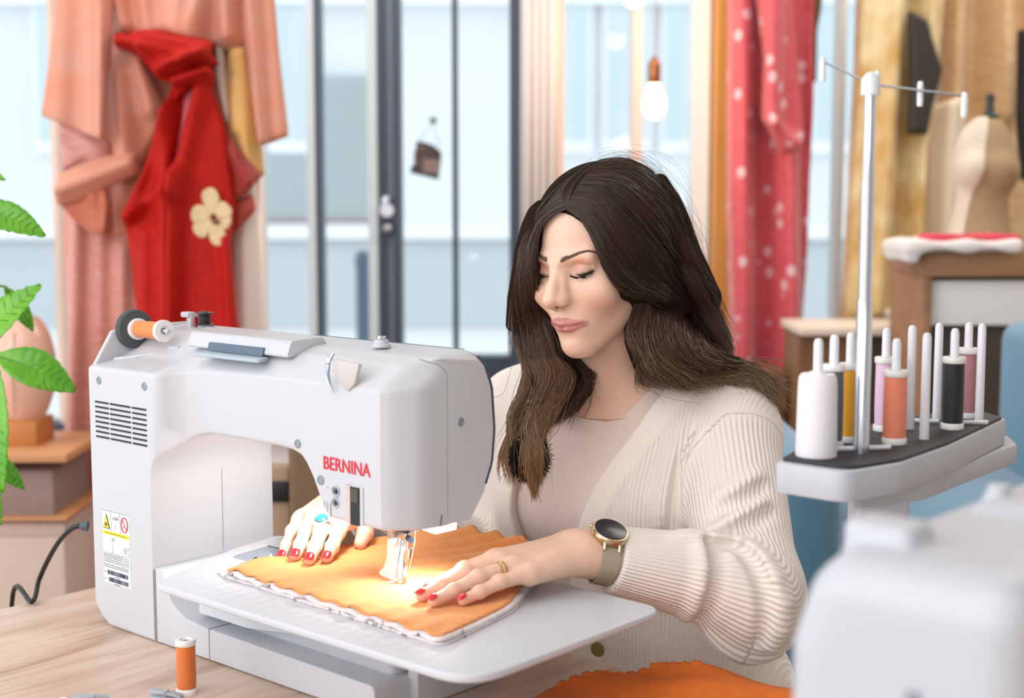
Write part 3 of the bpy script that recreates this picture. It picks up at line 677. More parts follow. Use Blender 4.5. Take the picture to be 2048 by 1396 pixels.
# ================================================================== THE WOMAN
def R3(yaw, pit, rol):
    cy, sy = math.cos(yaw), math.sin(yaw); cp, sp_ = math.cos(pit), math.sin(pit); cr, sr = math.cos(rol), math.sin(rol)
    return np.array([[cy,-sy,0],[sy,cy,0],[0,0,1]]) @ np.array([[1,0,0],[0,cp,-sp_],[0,sp_,cp]]) @ np.array([[cr,0,sr],[0,1,0],[-sr,0,cr]])
RH = R3(math.radians(141.3), math.radians(-12), math.radians(2.0)); OH = np.array([.1066, 1.70, 1.172])
def h2w(q): return OH + np.asarray(q, float)/1000 @ RH.T           # head frame: mm, x her right, y forward, z up
TL = np.array([.866, -.5, 0]); TF = np.array([-.5, -.866, 0]); TO = np.array([.150, 1.80, 0])   # torso: her left, forward
def t2w(l, f, z): return TO+TL*l+TF*f+np.array([0, 0, z])
RT = np.stack([TL, TF, [0, 0, 1]], 1)
# joints
SL, EL, WL = np.array([.262, 1.72, .975]), np.array([.262, 1.540, .832]), np.array([.072, 1.489, .884])
SR, ER, WR = np.array([.018, 1.875, .972]), np.array([-.010, 1.855, .765]), np.array([-.197, 1.702, .896])
QZ = TZ+.1+.0085                                             # top of the quilt
def f32(p): return p.astype(np.float32)

def face_sdf(q):
    """head in millimetres (head frame)"""
    X_, Y_, Z_ = q[:, 0], q[:, 1], q[:, 2]; a = np.abs(X_); qs = np.stack([a, Y_, Z_], 1)
    d = s_ell(q, (0, -10, 50), (69, 88, 76))
    d = smin(d, s_ell(q, (0, 27, -6), (53, 56, 66)), 24)
    d = smin(d, s_ell(q, (0, 58.5, -40), (27, 29, 33)), 18)                 # muzzle
    d = smin(d, s_cone(qs, (41, 6, -40), (9, 60, -72), 14, 12), 18)       # jaw
    d = smin(d, s_ell(q, (0, 68.5, -70), (14.5, 15, 14)), 12)               # chin
    d = smin(d, s_sph(qs, (36, 57, -5), 21), 18)                          # cheekbone
    d = smin(d, s_cone(qs, (36, 68, 36), (5, 82, 33), 6, 6), 14)          # brow ridge
    d = smax(d, -s_ell(qs, (29, 92, 23), (17, 12.0, 10.5)), 11)             # eye socket
    d = smax(d, -s_ell(qs, (14.5, 94, 20), (5.0, 8, 10)), 10)
    lid = s_sph(qs, (27.5, 64.4, 21.0), 14.4)
    d = smin(d, lid, 3.5)
    # nose
    d = smin(d, s_cone(q, (0, 83.5, 27), (0, 98, 6), 5.0, 5.8), 9)
    d = smin(d, s_cone(q, (0, 98, 6), (0, 105, -5), 5.6, 7.0), 6)
    d = smin(d, s_sph(q, (0, 105.8, -6.0), 7.0), 5)
    d = smin(d, s_cone(qs, (6.5, 82, 20), (8.8, 92, -6), 3.6, 5.8), 9)
    d = smin(d, s_ell(qs, (9.8, 92.5, -9.5), (5.6, 9.2, 6.6)), 7)
    d = smin(d, s_cone(qs, (3, 102, -4), (8.0, 94, -8), 5.2, 5.6), 6)
    d = smin(d, s_cone(q, (0, 104.5, -11.0), (0, 95, -18.0), 4.2, 4.0), 4.5)
    d = smax(d, -s_cone(qs, (5.2, 100.5, -14.8), (11, 93.5, -14.6), 2.2, 1.9), 1.6)
    d = smax(d, -s_ell(qs, (19.0, 91, -17), (1.6, 6, 6)), 6)              # alar crease
    # lips
    up = s_cone(qs, (4.2, 89.2, -35.8), (24, 77.5, -39.0), 3.9, 1.5)
    up = smin(up, s_cone(q, (0, 89.3, -37.2), (0, 89.4, -37.2), 3.3, 3.3), 4)
    lo = s_cone(qs, (5, 86.8, -44.2), (22.5, 77.0, -40.2), 4.5, 1.5)
    lo = smin(lo, s_cone(q, (-5, 86.8, -44.2), (5, 86.8, -44.2), 4.5, 4.5), 3)
    d = smin(d, up, 4.2); d = smin(d, lo, 4.6)
    ln = np.minimum(s_cone(qs, (0, 94.0, -40.4), (9, 92.0, -39.9), 1.1, 1.1), s_cone(qs, (9, 92.0, -39.9), (25.5, 79.3, -38.8), 1.1, .9))
    d = smax(d, -ln, 2.0)
    d = smax(d, -s_ell(qs, (27, 81, -38.4), (2.6, 3, 2.6)), 4)
    d = smax(d, -s_ell(q, (0, 90.5, -55), (14, 6.0, 5)), 9)               # below the lower lip
    d = smax(d, -s_cone(q, (0, 99, -23), (0, 95, -32), 1.6, 1.8), 3.5)   # philtrum
    # eye slit and lid crease
    sl = s_cone(qs, (16.5, 79.5, 17.4), (27.5, 79.4, 13.2), 1.2, 2.6); sl = np.minimum(sl, s_cone(qs, (27.5, 79.4, 13.2), (38.5, 72.5, 16.6), 2.6, 1.3))
    d = smax(d, -sl, 1.4)
    cr = s_cone(qs, (17, 82.5, 25.5), (28, 80.5, 31.0), .8, 1.0); cr = np.minimum(cr, s_cone(qs, (28, 80.5, 31.0), (40, 70.5, 26)  , 1.0, .8))
    d = smax(d, -cr, 3.0)
    # ears
    ear = s_ell(qs, (67, -6, 2), (6, 16, 28)); d = smin(d, ear, 6)
    return d

def finger(p, js, rs):
    d = s_cone(p, js[0], js[1], rs[0], rs[1])
    for i in range(1, len(js)-1): d = smin(d, s_cone(p, js[i], js[i+1], rs[i], rs[i+1]), .003)
    return d
def make_hand(W, tips, mcp_along, mcp_lat, mcpz, thumb, dirv, lat, sc=1., arch=.0025):
    """joints of a hand lying flat; order index..little"""
    fs = []
    rs0 = [(.0094, .0083, .0073, .0062), (.0097, .0085, .0075, .0064), (.0093, .0081, .0071, .0061), (.0083, .0071, .0063, .0054)]
    for t, al, la, mz, rs in zip(tips, mcp_along, mcp_lat, mcpz, rs0):
        m = W+dirv*al+lat*la; m = np.array([m[0], m[1], mz]); t = np.asarray(t)
        j1 = m+(t-m)*.46; j2 = m+(t-m)*.76
        j1[2] = m[2]+(t[2]-m[2])*.40+arch; j2[2] = m[2]+(t[2]-m[2])*.78+arch*.6
        fs.append(([m, j1, j2, t], rs))
    th = [W+dirv*a+lat*l+np.array([0, 0, z]) for a, l, z in thumb[:-1]]; th.append(np.asarray(thumb[-1]))
    fs.append((th, (.0135, .0108, .0094, .0072)))
    return fs
dl = np.array([-.857, -.514, 0]); ll = np.array([-.514, .857, 0])
zt_t = QZ+.0062
HLf = make_hand(WL, [(-.0855, 1.409, zt_t), (-.0905, 1.3915, zt_t), (-.0775, 1.3715, zt_t), (-.0485, 1.3745, zt_t)],
                (.090, .094, .089, .080), (.025, .006, -.0125, -.029), (.8835, .8855, .884, .879),
                [(.018, .016, -.004), (.058, .040, -.010), (.088, .052, -.014), (-.056, 1.4765, QZ+.0075)], dl, ll)
dr = np.array([-.032-.010, -.08-.093, 0]); dr /= np.linalg.norm(dr); lr = np.array([-dr[1], dr[0], 0])*1.0
HRf = make_hand(WR, [(-.2050, 1.5425, zt_t), (-.2228, 1.5345, zt_t), (-.2412, 1.553, zt_t), (-.2615, 1.5825, TZ+.1+.0065)],
                (.083, .087, .083, .076), (.027, .007, -.014, -.034), (.893, .896, .893, .888),
                [(.020, .018, -.004), (.050, .036, -.012), (.072, .044, -.022), (-.1745, 1.602, QZ+.008)], dr, lr)
def hand_sdf(p, W, fs, lat, E):
    palm = None
    n = np.array([0, 0, 1.])
    for (js, rs), r0 in zip(fs[:4], (.0150, .0150, .0142, .0130)):
        c = s_cone(p, W+lat*np.clip(np.dot(js[0]-W, lat), -.012, .012)*.9, js[0]-n*.003, .0165, r0*.78)
        palm = c if palm is None else smin(palm, c, .012)
    js, rs = fs[4]; palm = smin(palm, s_cone(p, W+lat*.010, js[1], .0165, .0125), .014)
    fa = np.asarray(E)-W; fa = fa/np.linalg.norm(fa)
    wr = smin(s_cone(p, W+lat*.011, W+fa*.07+lat*.010, .0175, .020), s_cone(p, W-lat*.011, W+fa*.07-lat*.010, .0172, .020), .012)
    wr = smin(wr, s_cone(p, W+fa*.06, E, .024, .037), .02)
    palm = smin(palm, wr, .018)
    d = palm
    for js, rs in fs:
        f = finger(p, js, rs)
        for i in (1, 2): f = smin(f, s_sph(p, js[i]+n*.0010, rs[i]*.93), .005)
        d = np.minimum(d, smin(palm, f, .0075))
    for a, b in ((0, 1), (1, 2), (2, 3)):                       # tendons over the back of the hand
        pass
    for js, rs in fs[:4]:
        t = s_cone(p, W+lat*np.dot(js[0]-W, lat)*.5+n*.0155, js[0]+n*.0052, .0022, .0036); d = smin(d, t, .006)
    return d
NB0, NB1 = t2w(0, .028, 1.00), h2w((0, -8, -30))
def torso_core(p, fat=0.):
    q = (p-TO.astype(np.float32)) @ RT.astype(np.float32)        # (left, fwd, z)
    ql = np.stack([np.abs(q[:, 0]), q[:, 1], q[:, 2]], 1)
    d = s_ell(q, (0, .005, .90), (.148, .098, .17))
    d = smin(d, s_ell(q, (0, .0, .72), (.132, .095, .17)), .06)
    d = smin(d, s_ell(q, (0, -.01, .56), (.168, .118, .12)), .06)
    d = smin(d, s_sph(ql, (.072, .062, .885), .058), .04)
    tr = smin(s_cone(p, SL, t2w(.03, .0, 1.02), .050, .05), s_cone(p, SR, t2w(-.03, .0, 1.02), .050, .05), .02)
    return smin(d, tr, .05)
def arm_l(p): return smin(s_cone(p, SL, EL, .047, .038), s_cone(p, EL, WL, .038, .024), .01)
def arm_r(p): return smin(s_cone(p, SR, ER, .047, .038), s_cone(p, ER, WR, .038, .024), .01)
def boxed(p, d, lo, hi, fn):
    m = ((p > np.asarray(lo)) & (p < np.asarray(hi))).all(1)
    if m.any(): d[m] = fn(p[m], d[m])
    return d
OHf, RHf = OH.astype(np.float32), RH.astype(np.float32)
def body_sdf(p):
    d = torso_core(p)
    neck = s_cone(p, NB0, NB1, .0485, .0465)
    d = smin(d, neck, .035)
    # collar bones and throat hollow
    for s in (1, -1): d = smin(d, s_cone(p, t2w(.012*s, .080, .995), t2w(.13*s, .035, 1.012), .0065, .0065), .012)
    d = smin(d, arm_l(p), .03); d = smin(d, arm_r(p), .03)
    def hd(pp, dd): return smin(dd, face_sdf((pp-OHf) @ RHf*1000)/1000, .012)
    d = boxed(p, d, OH-.19, OH+.20, hd)
    lo = np.minimum(WL, HLf[1][0][3])-.09; hi = np.maximum(WL, HLf[0][0][3])+.09
    d = boxed(p, d, lo, hi, lambda a, b: smin(b, hand_sdf(a, WL, HLf, ll, EL), .006))
    lo = np.minimum(WR, HRf[1][0][3])-.09; hi = np.maximum(WR, HRf[1][0][3])+.09
    d = boxed(p, d, lo, hi, lambda a, b: smin(b, hand_sdf(a, WR, HRf, lr, ER), .006))
    return d

def skin_mat():
    m = bpy.data.materials.new('skin'); m.use_nodes = True; nt = m.node_tree; b = nt.nodes['Principled BSDF']
    at_ = nt.nodes.new('ShaderNodeAttribute'); at_.attribute_name = 'skin'
    n = nt.nodes.new('ShaderNodeTexNoise'); n.inputs['Scale'].default_value = 90; n.inputs['Detail'].default_value = 3
    tc = nt.nodes.new('ShaderNodeTexCoord'); nt.links.new(tc.outputs['Object'], n.inputs[0])
    hs = nt.nodes.new('ShaderNodeMix'); hs.data_type = 'RGBA'; hs.blend_type = 'MULTIPLY'; hs.inputs['Factor'].default_value = .10
    nt.links.new(at_.outputs['Color'], hs.inputs['A']); nt.links.new(n.outputs['Color'], hs.inputs['B']); nt.links.new(hs.outputs['Result'], b.inputs['Base Color'])
    b.inputs['Roughness'].default_value = .46; b.inputs['Subsurface Weight'].default_value = .22; b.inputs['Subsurface Radius'].default_value = (1, .36, .2); b.inputs['Subsurface Scale'].default_value = .006
    n2 = nt.nodes.new('ShaderNodeTexNoise'); n2.inputs['Scale'].default_value = 900; nt.links.new(tc.outputs['Object'], n2.inputs[0])
    bp = nt.nodes.new('ShaderNodeBump'); bp.inputs['Strength'].default_value = .08; bp.inputs['Distance'].default_value = .0005; nt.links.new(n2.outputs['Fac'], bp.inputs['Height']); nt.links.new(bp.outputs[0], b.inputs['Normal'])
    return m
M_skin = skin_mat()
woman = empty('person', tuple(t2w(0, 0, 0)), 'woman with long dark wavy hair in a cream ribbed cardigan sewing at the table', 'person')
PI_ = woman.location
def pobj(name, V, Q, m, label=None, parent=None):
    return obj(name, np.asarray(V)-np.array(PI_), Q, m, woman if parent is None else parent, True, label)

BH = .0016
V, Q = nets(body_sdf, (-.30, 1.33, .74), (.40, 2.02, 1.35), BH)
body = pobj('body', V, Q, M_skin, 'bare face, neck and hands with red nails')
q = (V-OH) @ RH*1000; a = np.abs(q[:, 0])
col = np.tile(np.array(lin('#ecc6b0')), (len(V), 1))
def blend(w, c, k=1.):
    global col
    w = np.clip(w, 0, 1)[:, None]*k; col = col*(1-w)+np.array(lin(c))*w
def gs(c, r, mirror=True):
    qq = np.stack([a if mirror else q[:, 0], q[:, 1], q[:, 2]], 1); return np.exp(-(((qq-np.array(c))/np.array(r))**2).sum(1))
head = q[:, 2] > -100
blend(gs((40, 62, -14), (20, 30, 16))*head, '#dd9c84', .5)
blend(gs((29, 80, 33), (17, 14, 6))*head, '#d08a66', .75)       # orange eyeshadow above the crease
blend(gs((28, 80, 24), (13, 12, 6))*head, '#cf9a90', .8)       # lid
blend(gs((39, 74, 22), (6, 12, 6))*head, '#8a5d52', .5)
blend(gs((0, 112, -9), (9, 12, 8))*head, '#dfa18c', .35)
qs_ = np.stack([a, q[:, 1], q[:, 2]], 1).astype(np.float32)
up = np.minimum(s_cone(qs_, (4.2, 89.2, -36.0), (24.5, 77.5, -39.0), 4.0, 1.5), s_cone(qs_, (0, 89.3, -37.4), (0.1, 89.3, -37.4), 3.8, 3.8))
lo_ = np.minimum(s_cone(qs_, (5, 86.8, -44.2), (23, 77.0, -40.2), 4.6, 1.5), s_cone(qs_, (0, 86.8, -44.2), (5, 86.8, -44.2), 4.6, 4.6))
wl = np.clip(2.3-np.minimum(up, lo_)/1.0, 0, 1)*head*(q[:, 1] > 60)
blend(wl, '#cd7f84', .8)
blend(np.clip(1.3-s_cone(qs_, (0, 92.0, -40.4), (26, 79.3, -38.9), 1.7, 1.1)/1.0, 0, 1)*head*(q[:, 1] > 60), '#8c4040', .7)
lash = np.minimum(s_cone(qs_, (16.0, 80.0, 18.6), (27.5, 79.8, 16.6), .9, 1.9), s_cone(qs_, (27.5, 79.8, 16.6), (41.0, 71.0, 20.0), 1.9, 1.6))
blend(np.clip(1.2-lash/.9, 0, 1)*head*(q[:, 1] > 50), '#2a1e1c', .95)
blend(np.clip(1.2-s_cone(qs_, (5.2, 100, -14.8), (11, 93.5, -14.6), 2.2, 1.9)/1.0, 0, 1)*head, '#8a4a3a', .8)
for fs in (HLf, HRf):
    for js, rs in fs:
        blend(np.exp(-(np.linalg.norm(V-js[-1], axis=1)/.010)**2), '#e08f7c', .6)
        for j in js[:3]: blend(np.exp(-(np.linalg.norm(V-j, axis=1)/.011)**2), '#d9a08c', .35)
set_attr(body, 'skin', np.concatenate([col, np.ones((len(col), 1))], 1), 'COLOR')

# eyes, lashes, brows
for s, nm in ((1, 'right'), (-1, 'left')):
    c = h2w((27.5*s, 65.0, 20.2)); gz = RH @ np.array([-.05*s, .84, -.54]); gz /= np.linalg.norm(gz)
    e = MB().lathe([(0, -.0128)]+[(.0128*math.sin(t), -.0128*math.cos(t)) for t in np.linspace(.15, PI-.15, 18)]+[(0, .0128)], 24, tuple(c-np.array(PI_)), tuple(gz), cap=False).build('eye', mat('eye_white', '#c9beb8', .2, coat=.3), woman)  # sclera colour darkened to hold the shade of the lashes
    MB().lathe([(.0068, .0110), (.0062, .0119), (.0025, .01315), (0, .0133)], 20, tuple(c-np.array(PI_)), tuple(gz), cap=False).build('iris', mat('iris_dark', '#2c2320', .1, coat=.6), e)
def strands(paths, radii, m, name, parent, sides=3):
    """many thin hairs as ONE mesh; paths (n, k, 3), radii (n, k) half widths"""
    P = np.asarray(paths); n, k, _ = P.shape; T = np.gradient(P, axis=1); T /= np.maximum(np.linalg.norm(T, axis=2, keepdims=True), 1e-9)
    ref = RNG.normal(size=(n, 1, 3)); A = np.cross(T, ref); A /= np.maximum(np.linalg.norm(A, axis=2, keepdims=True), 1e-9); B = np.cross(T, A)
    R = np.asarray(radii)[..., None]; rings = []
    for j in range(sides):
        an = 2*PI*j/sides; rings.append(P+R*(A*math.cos(an)+B*math.sin(an)))
    Vv = np.stack(rings, 2).reshape(-1, 3)
    i = np.arange(n)[:, None, None]; t = np.arange(k-1)[None, :, None]; j = np.arange(sides)[None, None, :]; j2 = (j+1) % sides
    b = (i*k+t)*sides; F_ = np.stack([b+j, b+j2, b+sides+j2, b+sides+j], -1).reshape(-1, 4)
    return pobj(name, Vv, F_, m, parent=parent)
M_lash = mat('lash_black', '#1a1313', .5)
M_brow = mat('brow_brown', '#6a5044', .6)
face_w = lambda p: face_sdf((p-OHf) @ RHf*1000)/1000
for s in (1, -1):
    P = []
    for i in range(90):
        t = i/89; x = 16+24*t; base = np.array([x, np.interp(t, [0, .45, 1], [80.0, 80.6, 71.5]), np.interp(t, [0, .45, 1], [17.8, 15.6, 19.2])])
        L = np.interp(t, [0, .5, .85, 1], [3, 5.5, 7, 6]); dv = np.array([(t-.45)*.9, .75, -.55+.25*t]); dv /= np.linalg.norm(dv)
        cv_ = [base+dv*L*u+np.array([0, 0, .35*L*u*u]) for u in np.linspace(0, 1, 5)]
        P.append([h2w((c[0]*s, c[1], c[2])) for c in cv_])
    strands(P, np.tile(np.linspace(.00034, .00008, 5), (90, 1)), M_lash, 'eyelashes', woman)
    P = []
    for i in range(240):
        t = RNG.uniform(); w = RNG.uniform(-1, 1)*np.interp(t, [0, .15, .6, 1], [2.2, 2.6, 1.9, .5])
        x = 9.0+34*t; z = np.interp(t, [0, .55, .75, 1], [35.5, 43.0, 44.0, 40.5])+w
        L = 5.5; dv = np.array([np.interp(t, [0, .2, 1], [.45, .85, .95]), 0, np.interp(t, [0, .2, .7, 1], [.9, .5, .05, -.35])])
        P.append([[(x+dv[0]*L*u)*s, 88-.012*(x+dv[0]*L*u)**2, z+dv[2]*L*u] for u in np.linspace(0, 1, 4)])
    P = np.array(P); W_ = h2w(P.reshape(-1, 3)); S_, N_ = project_to(face_w, W_)
    S_ = (S_+N_*.0005).reshape(P.shape)
    strands(S_, np.tile(np.linspace(.00024, .00008, 4), (240, 1)), M_brow, 'eyebrow', woman)
# nails
M_nail = mat('nail_red', '#d0202f', .12, coat=.8)
def nail(js, r, tipv=None, roll=0., sc=1.):
    d = js[3]-js[2]; d = d/np.linalg.norm(d); n = np.array([0, 0, 1.])-d*d[2]; n /= np.linalg.norm(n); b = np.cross(d, n)
    if roll: n, b = n*math.cos(roll)+b*math.sin(roll), b*math.cos(roll)-n*math.sin(roll)
    vs = []; nu, nv = 7, 7
    for i in range(nu):
        u = i/(nu-1); wv = (.72+.28*math.sin(PI*min(u*.62+.12, 1)))*math.sin(math.radians(90)) if u > 0 else .62
        if u > .8: wv *= math.sqrt(max(0, 1-((u-.8)/.26)**2))
        for j in range(nv):
            a_ = (j/(nv-1)-.5)*1.75*wv
            vs.append(js[3]+d*(-.0035+.0102*u)*sc+(n*math.cos(a_*1.05)+b*math.sin(a_*1.05))*(r+.0011-.0019*u*u))
    o = pobj('fingernail', vs, grid_faces(nu, nv), M_nail)
    s_ = o.modifiers.new('s', 'SOLIDIFY'); s_.thickness = .0008; s_.offset = 0
for js, rs in HLf[:4]: nail(js, rs[3])
for js, rs in HRf[:4]: nail(js, rs[3], sc=1.05)
nail(HLf[4][0], .0072); 

# ------------------------------------------------------------------ clothes
M_tee = mat('taupe_jersey', '#e6d6d0', .85, noise=.05, nscale=60, bump=.15, bscale=1400, sheen=.2)
NKC = t2w(0, .055, 1.025)
def tee_sdf(p):
    d = torso_core(p)-.0045
    q = (p-TO.astype(np.float32)) @ RT.astype(np.float32)
    d = smin(d, s_ell(q, (0, .05, .885), (.105, .068, .07)), .04)
    d = d+.0016*np.sin(q[:, 0]*70+q[:, 2]*25)*np.exp(-((q[:, 2]-.87)/.09)**2)
    cut = s_ell(q, (-.002, .045, 1.055), (.064, .085, .058))
    return smax(d, -cut, .004)
V, Q = nets(tee_sdf, (-.10, 1.58, .66), (.40, 2.0, 1.08), .003)
tee = pobj('top', V, Q, M_tee, 'taupe round-necked jersey top')
# front opening of the cardigan, read on the chest plane
CPN = -TF
def fr(px, py, f=.115):
    w = onplane(px, py, t2w(0, f, 1.), TF); d = w-TO; return (float(d @ TL), float(w[2]))
edgeL = [fr(*p) for p in ((1318, 752), (1300, 790), (1268, 850), (1232, 915), (1205, 970), (1183, 1020), (1170, 1062), (1160, 1110), (1150, 1180), (1145, 1250), (1155, 1330))]
edgeR = [fr(*p) for p in ((1120, 742), (1105, 790), (1085, 840), (1060, 890), (1046, 940), (1038, 985), (1036, 1030), (1040, 1080), (1048, 1150), (1056, 1250), (1062, 1330))]
eL = sorted([(z, l) for l, z in edgeL]); eR = sorted([(z, l) for l, z in edgeR])
def opening(q):
    z = q[:, 2]; lL = np.interp(z, [a for a, b in eL], [b for a, b in eL]); lR = np.interp(z, [a for a, b in eR], [b for a, b in eR])
    return lL, lR
def sleeve(p, S_, E_, W_, rs, re, rc, cut):
    fa = (W_-E_)/np.linalg.norm(W_-E_); c = W_-fa*cut
    up_ = s_cone(p, S_, E_, rs, re); lo_ = s_cone(p, E_, c, re*1.0, rc)
    d = smin(up_, lo_, .022)
    t = (p-E_.astype(np.float32)) @ fa.astype(np.float32); L = float(np.linalg.norm(c-E_))
    d = smax(d, (t-L).astype(np.float32), .004)
    return d, t, L, fa
# left sleeve folds: ridges written as capsules near the elbow
ELf = EL
def ridge(p, a, b, r): return s_cone(p, a, b, r, r*.6)
def on_sleeve(px, py, Y): return at(px, py, Y)
FOLDS = [[(1366, 1078, 1.515), (1410, 1062, 1.510), (1462, 1080, 1.505), (1508, 1130, 1.505), (1532, 1190, 1.51), (1526, 1250, 1.515)],
         [(1405, 1040, 1.530), (1450, 1020, 1.525), (1510, 990, 1.53), (1556, 965, 1.54)],
         [(1412, 960, 1.56), (1470, 958, 1.56), (1535, 925, 1.58)],
         [(1440, 1235, 1.52), (1490, 1275, 1.525), (1545, 1245, 1.535)],
         [(1345, 1070, 1.50), (1385, 1095, 1.505), (1392, 1150, 1.505), (1380, 1205, 1.51)]]
GROOVES = [[(1425, 1088, 1.505), (1470, 1098, 1.505), (1502, 1145, 1.505), (1514, 1195, 1.51), (1508, 1240, 1.515)],
           [(1398, 1058, 1.525), (1450, 1046, 1.52), (1510, 1022, 1.53), (1566, 1000, 1.545)],
           [(1410, 990, 1.55), (1475, 984, 1.55), (1545, 950, 1.57)],
           [(1410, 1090, 1.505), (1418, 1150, 1.505), (1400, 1210, 1.51)]]
TFOLD = [[(1408, 800, 1.62), (1398, 900, 1.61), (1392, 1040, 1.60)], [(1352, 830, 1.61), (1338, 930, 1.60), (1322, 1060, 1.60)]]
TGRV = [[(1380, 830, 1.62), (1370, 920, 1.61), (1362, 1060, 1.60)]]
FR = [.014, .013, .012, .013, .009]
def slv0(p): return smin(sleeve(p, SL, EL, WL, .063, .056, .0365, .038)[0], s_sph(p, EL+np.array([.004, -.002, -.022]), .050), .03)
FW = []
for f in FOLDS:
    pp, nn_ = project_to(slv0, spline([at(*q_) for q_ in f], 12)); FW.append(pp-nn_*.003)
GW = []
for f in GROOVES:
    pp, nn_ = project_to(slv0, spline([at(*q_) for q_ in f], 10)); GW.append(pp+nn_*.001)
def chain(p, f, r):
    rd = None
    for i_, (a_, b_) in enumerate(zip(f[:-1], f[1:])):
        n_ = len(f)-1; e_ = s_cone(p, a_, b_, r*math.sin(PI*(i_+.5)/(n_+1))**.6, r*math.sin(PI*(i_+1.5)/(n_+1.6))**.6); rd = e_ if rd is None else np.minimum(rd, e_)
    return rd
def tor0(p):
    q = (p-TO.astype(np.float32)) @ RT.astype(np.float32)
    return smin(smin(torso_core(p)-.016, s_ell(q, (.005, -.012, .74), (.190, .135, .21)), .05), s_ell(q, (0, .05, .885), (.118, .082, .09)), .05)
TW = [project_to(tor0, spline([at(*q_) for q_ in f], 9)) for f in TFOLD]; TW = [a-b*.004 for a, b in TW]
TG = [project_to(tor0, spline([at(*q_) for q_ in f], 9)) for f in TGRV]; TG = [a+b*.003 for a, b in TG]
def card_sdf(p, parts=False):
    q = (p-TO.astype(np.float32)) @ RT.astype(np.float32)
    z = q[:, 2]
    core = torso_core(p)
    d = core-.016
    bag = s_ell(q, (.005, -.012, .74), (.190, .135, .21))
    d = smin(d, bag, .05)
    d = smin(d, s_ell(q, (.03, -.02, .655), (.185, .135, .075)), .03)
    d = smin(d, s_ell(q, (0, .05, .885), (.118, .082, .09)), .05)
    sw = np.sin(q[:, 0]*62+1.0*np.sin(z*9))
    d = d+.004*sw*np.exp(-((z-.80)/.14)**2)*(q[:, 1] > 0)
    for f in TW: d = smin(d, chain(p, f, .011), .016)
    for f in TG: d = smax(d, -chain(p, f, .008), .014)
    # hem
    d = smax(d, .615-z, .012)
    lL, lR = opening(q)
    band = np.minimum(np.abs(q[:, 0]-lL), np.abs(q[:, 0]-lR))
    inb = ((q[:, 0] > lL) & (q[:, 0] < lL+.036)) | ((q[:, 0] < lR) & (q[:, 0] > lR-.036))
    inb = inb & (q[:, 1] > .0)
    be = np.clip(np.where(q[:, 0] > (lL+lR)/2, lL+.036-q[:, 0], q[:, 0]-lR+.036)/.004, 0, 1)*(q[:, 1] > 0)
    d = d-.0025*be
    op = np.maximum(lR-q[:, 0], q[:, 0]-lL); op = np.maximum(op, .005-q[:, 1])
    d = smax(d, -op, .005)
    neck = s_cone(p, NB0-np.array([0, 0, .03]), NB1, .062, .085); d = smax(d, -neck, .006)
    s1, t1, L1, fa1 = sleeve(p, SL, EL, WL, .063, .056, .0365, .038)
    s1 = smin(s1, s_sph(p, EL+np.array([.004, -.002, -.022]), .050), .03)
    for f, r in zip(FW, FR):
        rd = None
        for i_, (a_, b_) in enumerate(zip(f[:-1], f[1:])):
            e_ = s_cone(p, a_, b_, r*math.sin(PI*(i_+.6)/12.2)**.6, r*math.sin(PI*(i_+1.6)/13.2)**.6); rd = e_ if rd is None else np.minimum(rd, e_)
        s1 = smin(s1, rd, .014)
    for f in GW: s1 = smax(s1, -chain(p, f, .0085), .011)
    s2, t2, L2, fa2 = sleeve(p, SR, ER, WR, .062, .056, .038, .03)
    s2 = s2+.0035*np.sin(((p-ER.astype(np.float32)) @ fa2.astype(np.float32))*150)*np.exp(-(((p-ER.astype(np.float32)) @ fa2.astype(np.float32))/.09)**2)
    if parts: return d, s1, s2, t1, t2, inb
    return smin(smin(d, s1, .018), s2, .018)
V, Q = nets(card_sdf, (-.24, 1.44, .59), (.42, 2.04, 1.09), .0027)
V32 = f32(V); d0, s1, s2, t1, t2, inb = card_sdf(V32, True)
q = (V-TO) @ RT
def ring_angle(V, A, B, refv):
    ax = (B-A)/np.linalg.norm(B-A); r = refv-ax*np.dot(refv, ax); r /= np.linalg.norm(r); b = np.cross(ax, r); d = V-A
    return np.arctan2(d @ b, d @ r)
nL = np.cross(EL-SL, WL-EL); nL /= np.linalg.norm(nL)
nR = np.cross(ER-SR, WR-ER); nR /= np.linalg.norm(nR)
def arm_phase(V, S_, E_, W_, n, N):
    a1 = ring_angle(V, S_, E_, n); a2 = ring_angle(V, E_, W_, n)
    u1 = (V-E_) @ ((S_-E_)/np.linalg.norm(S_-E_)); u2 = (V-E_) @ ((W_-E_)/np.linalg.norm(W_-E_))
    w = np.clip(.5+(u2-u1)/.05, 0, 1)
    d = np.where(np.abs(a2-a1) > PI, a2-np.sign(a2-a1)*2*PI, a2)
    return (a1*(1-w)+d*w)/(2*PI)*N
ph = q[:, 0]/.0047
ph1 = arm_phase(V, SL, EL, WL, np.array([.25, -.6, .9]), 60); ph2 = arm_phase(V, SR, ER, WR, np.array([.1, -.9, .3]), 58)
onL = (s1 < d0-.001) & (s1 < s2); onR = (s2 < d0-.001) & ~onL
rib = np.where(onL, ph1, np.where(onR, ph2, ph))
amp = np.where(inb & ~onL & ~onR, .12, 1.)*np.clip(np.minimum(np.where(onR | (s2 < s1), np.abs(s2-d0), np.abs(s1-d0)), 1)/.007, .0, 1)
M_card = bpy.data.materials.new('cream_rib_knit'); M_card.use_nodes = True
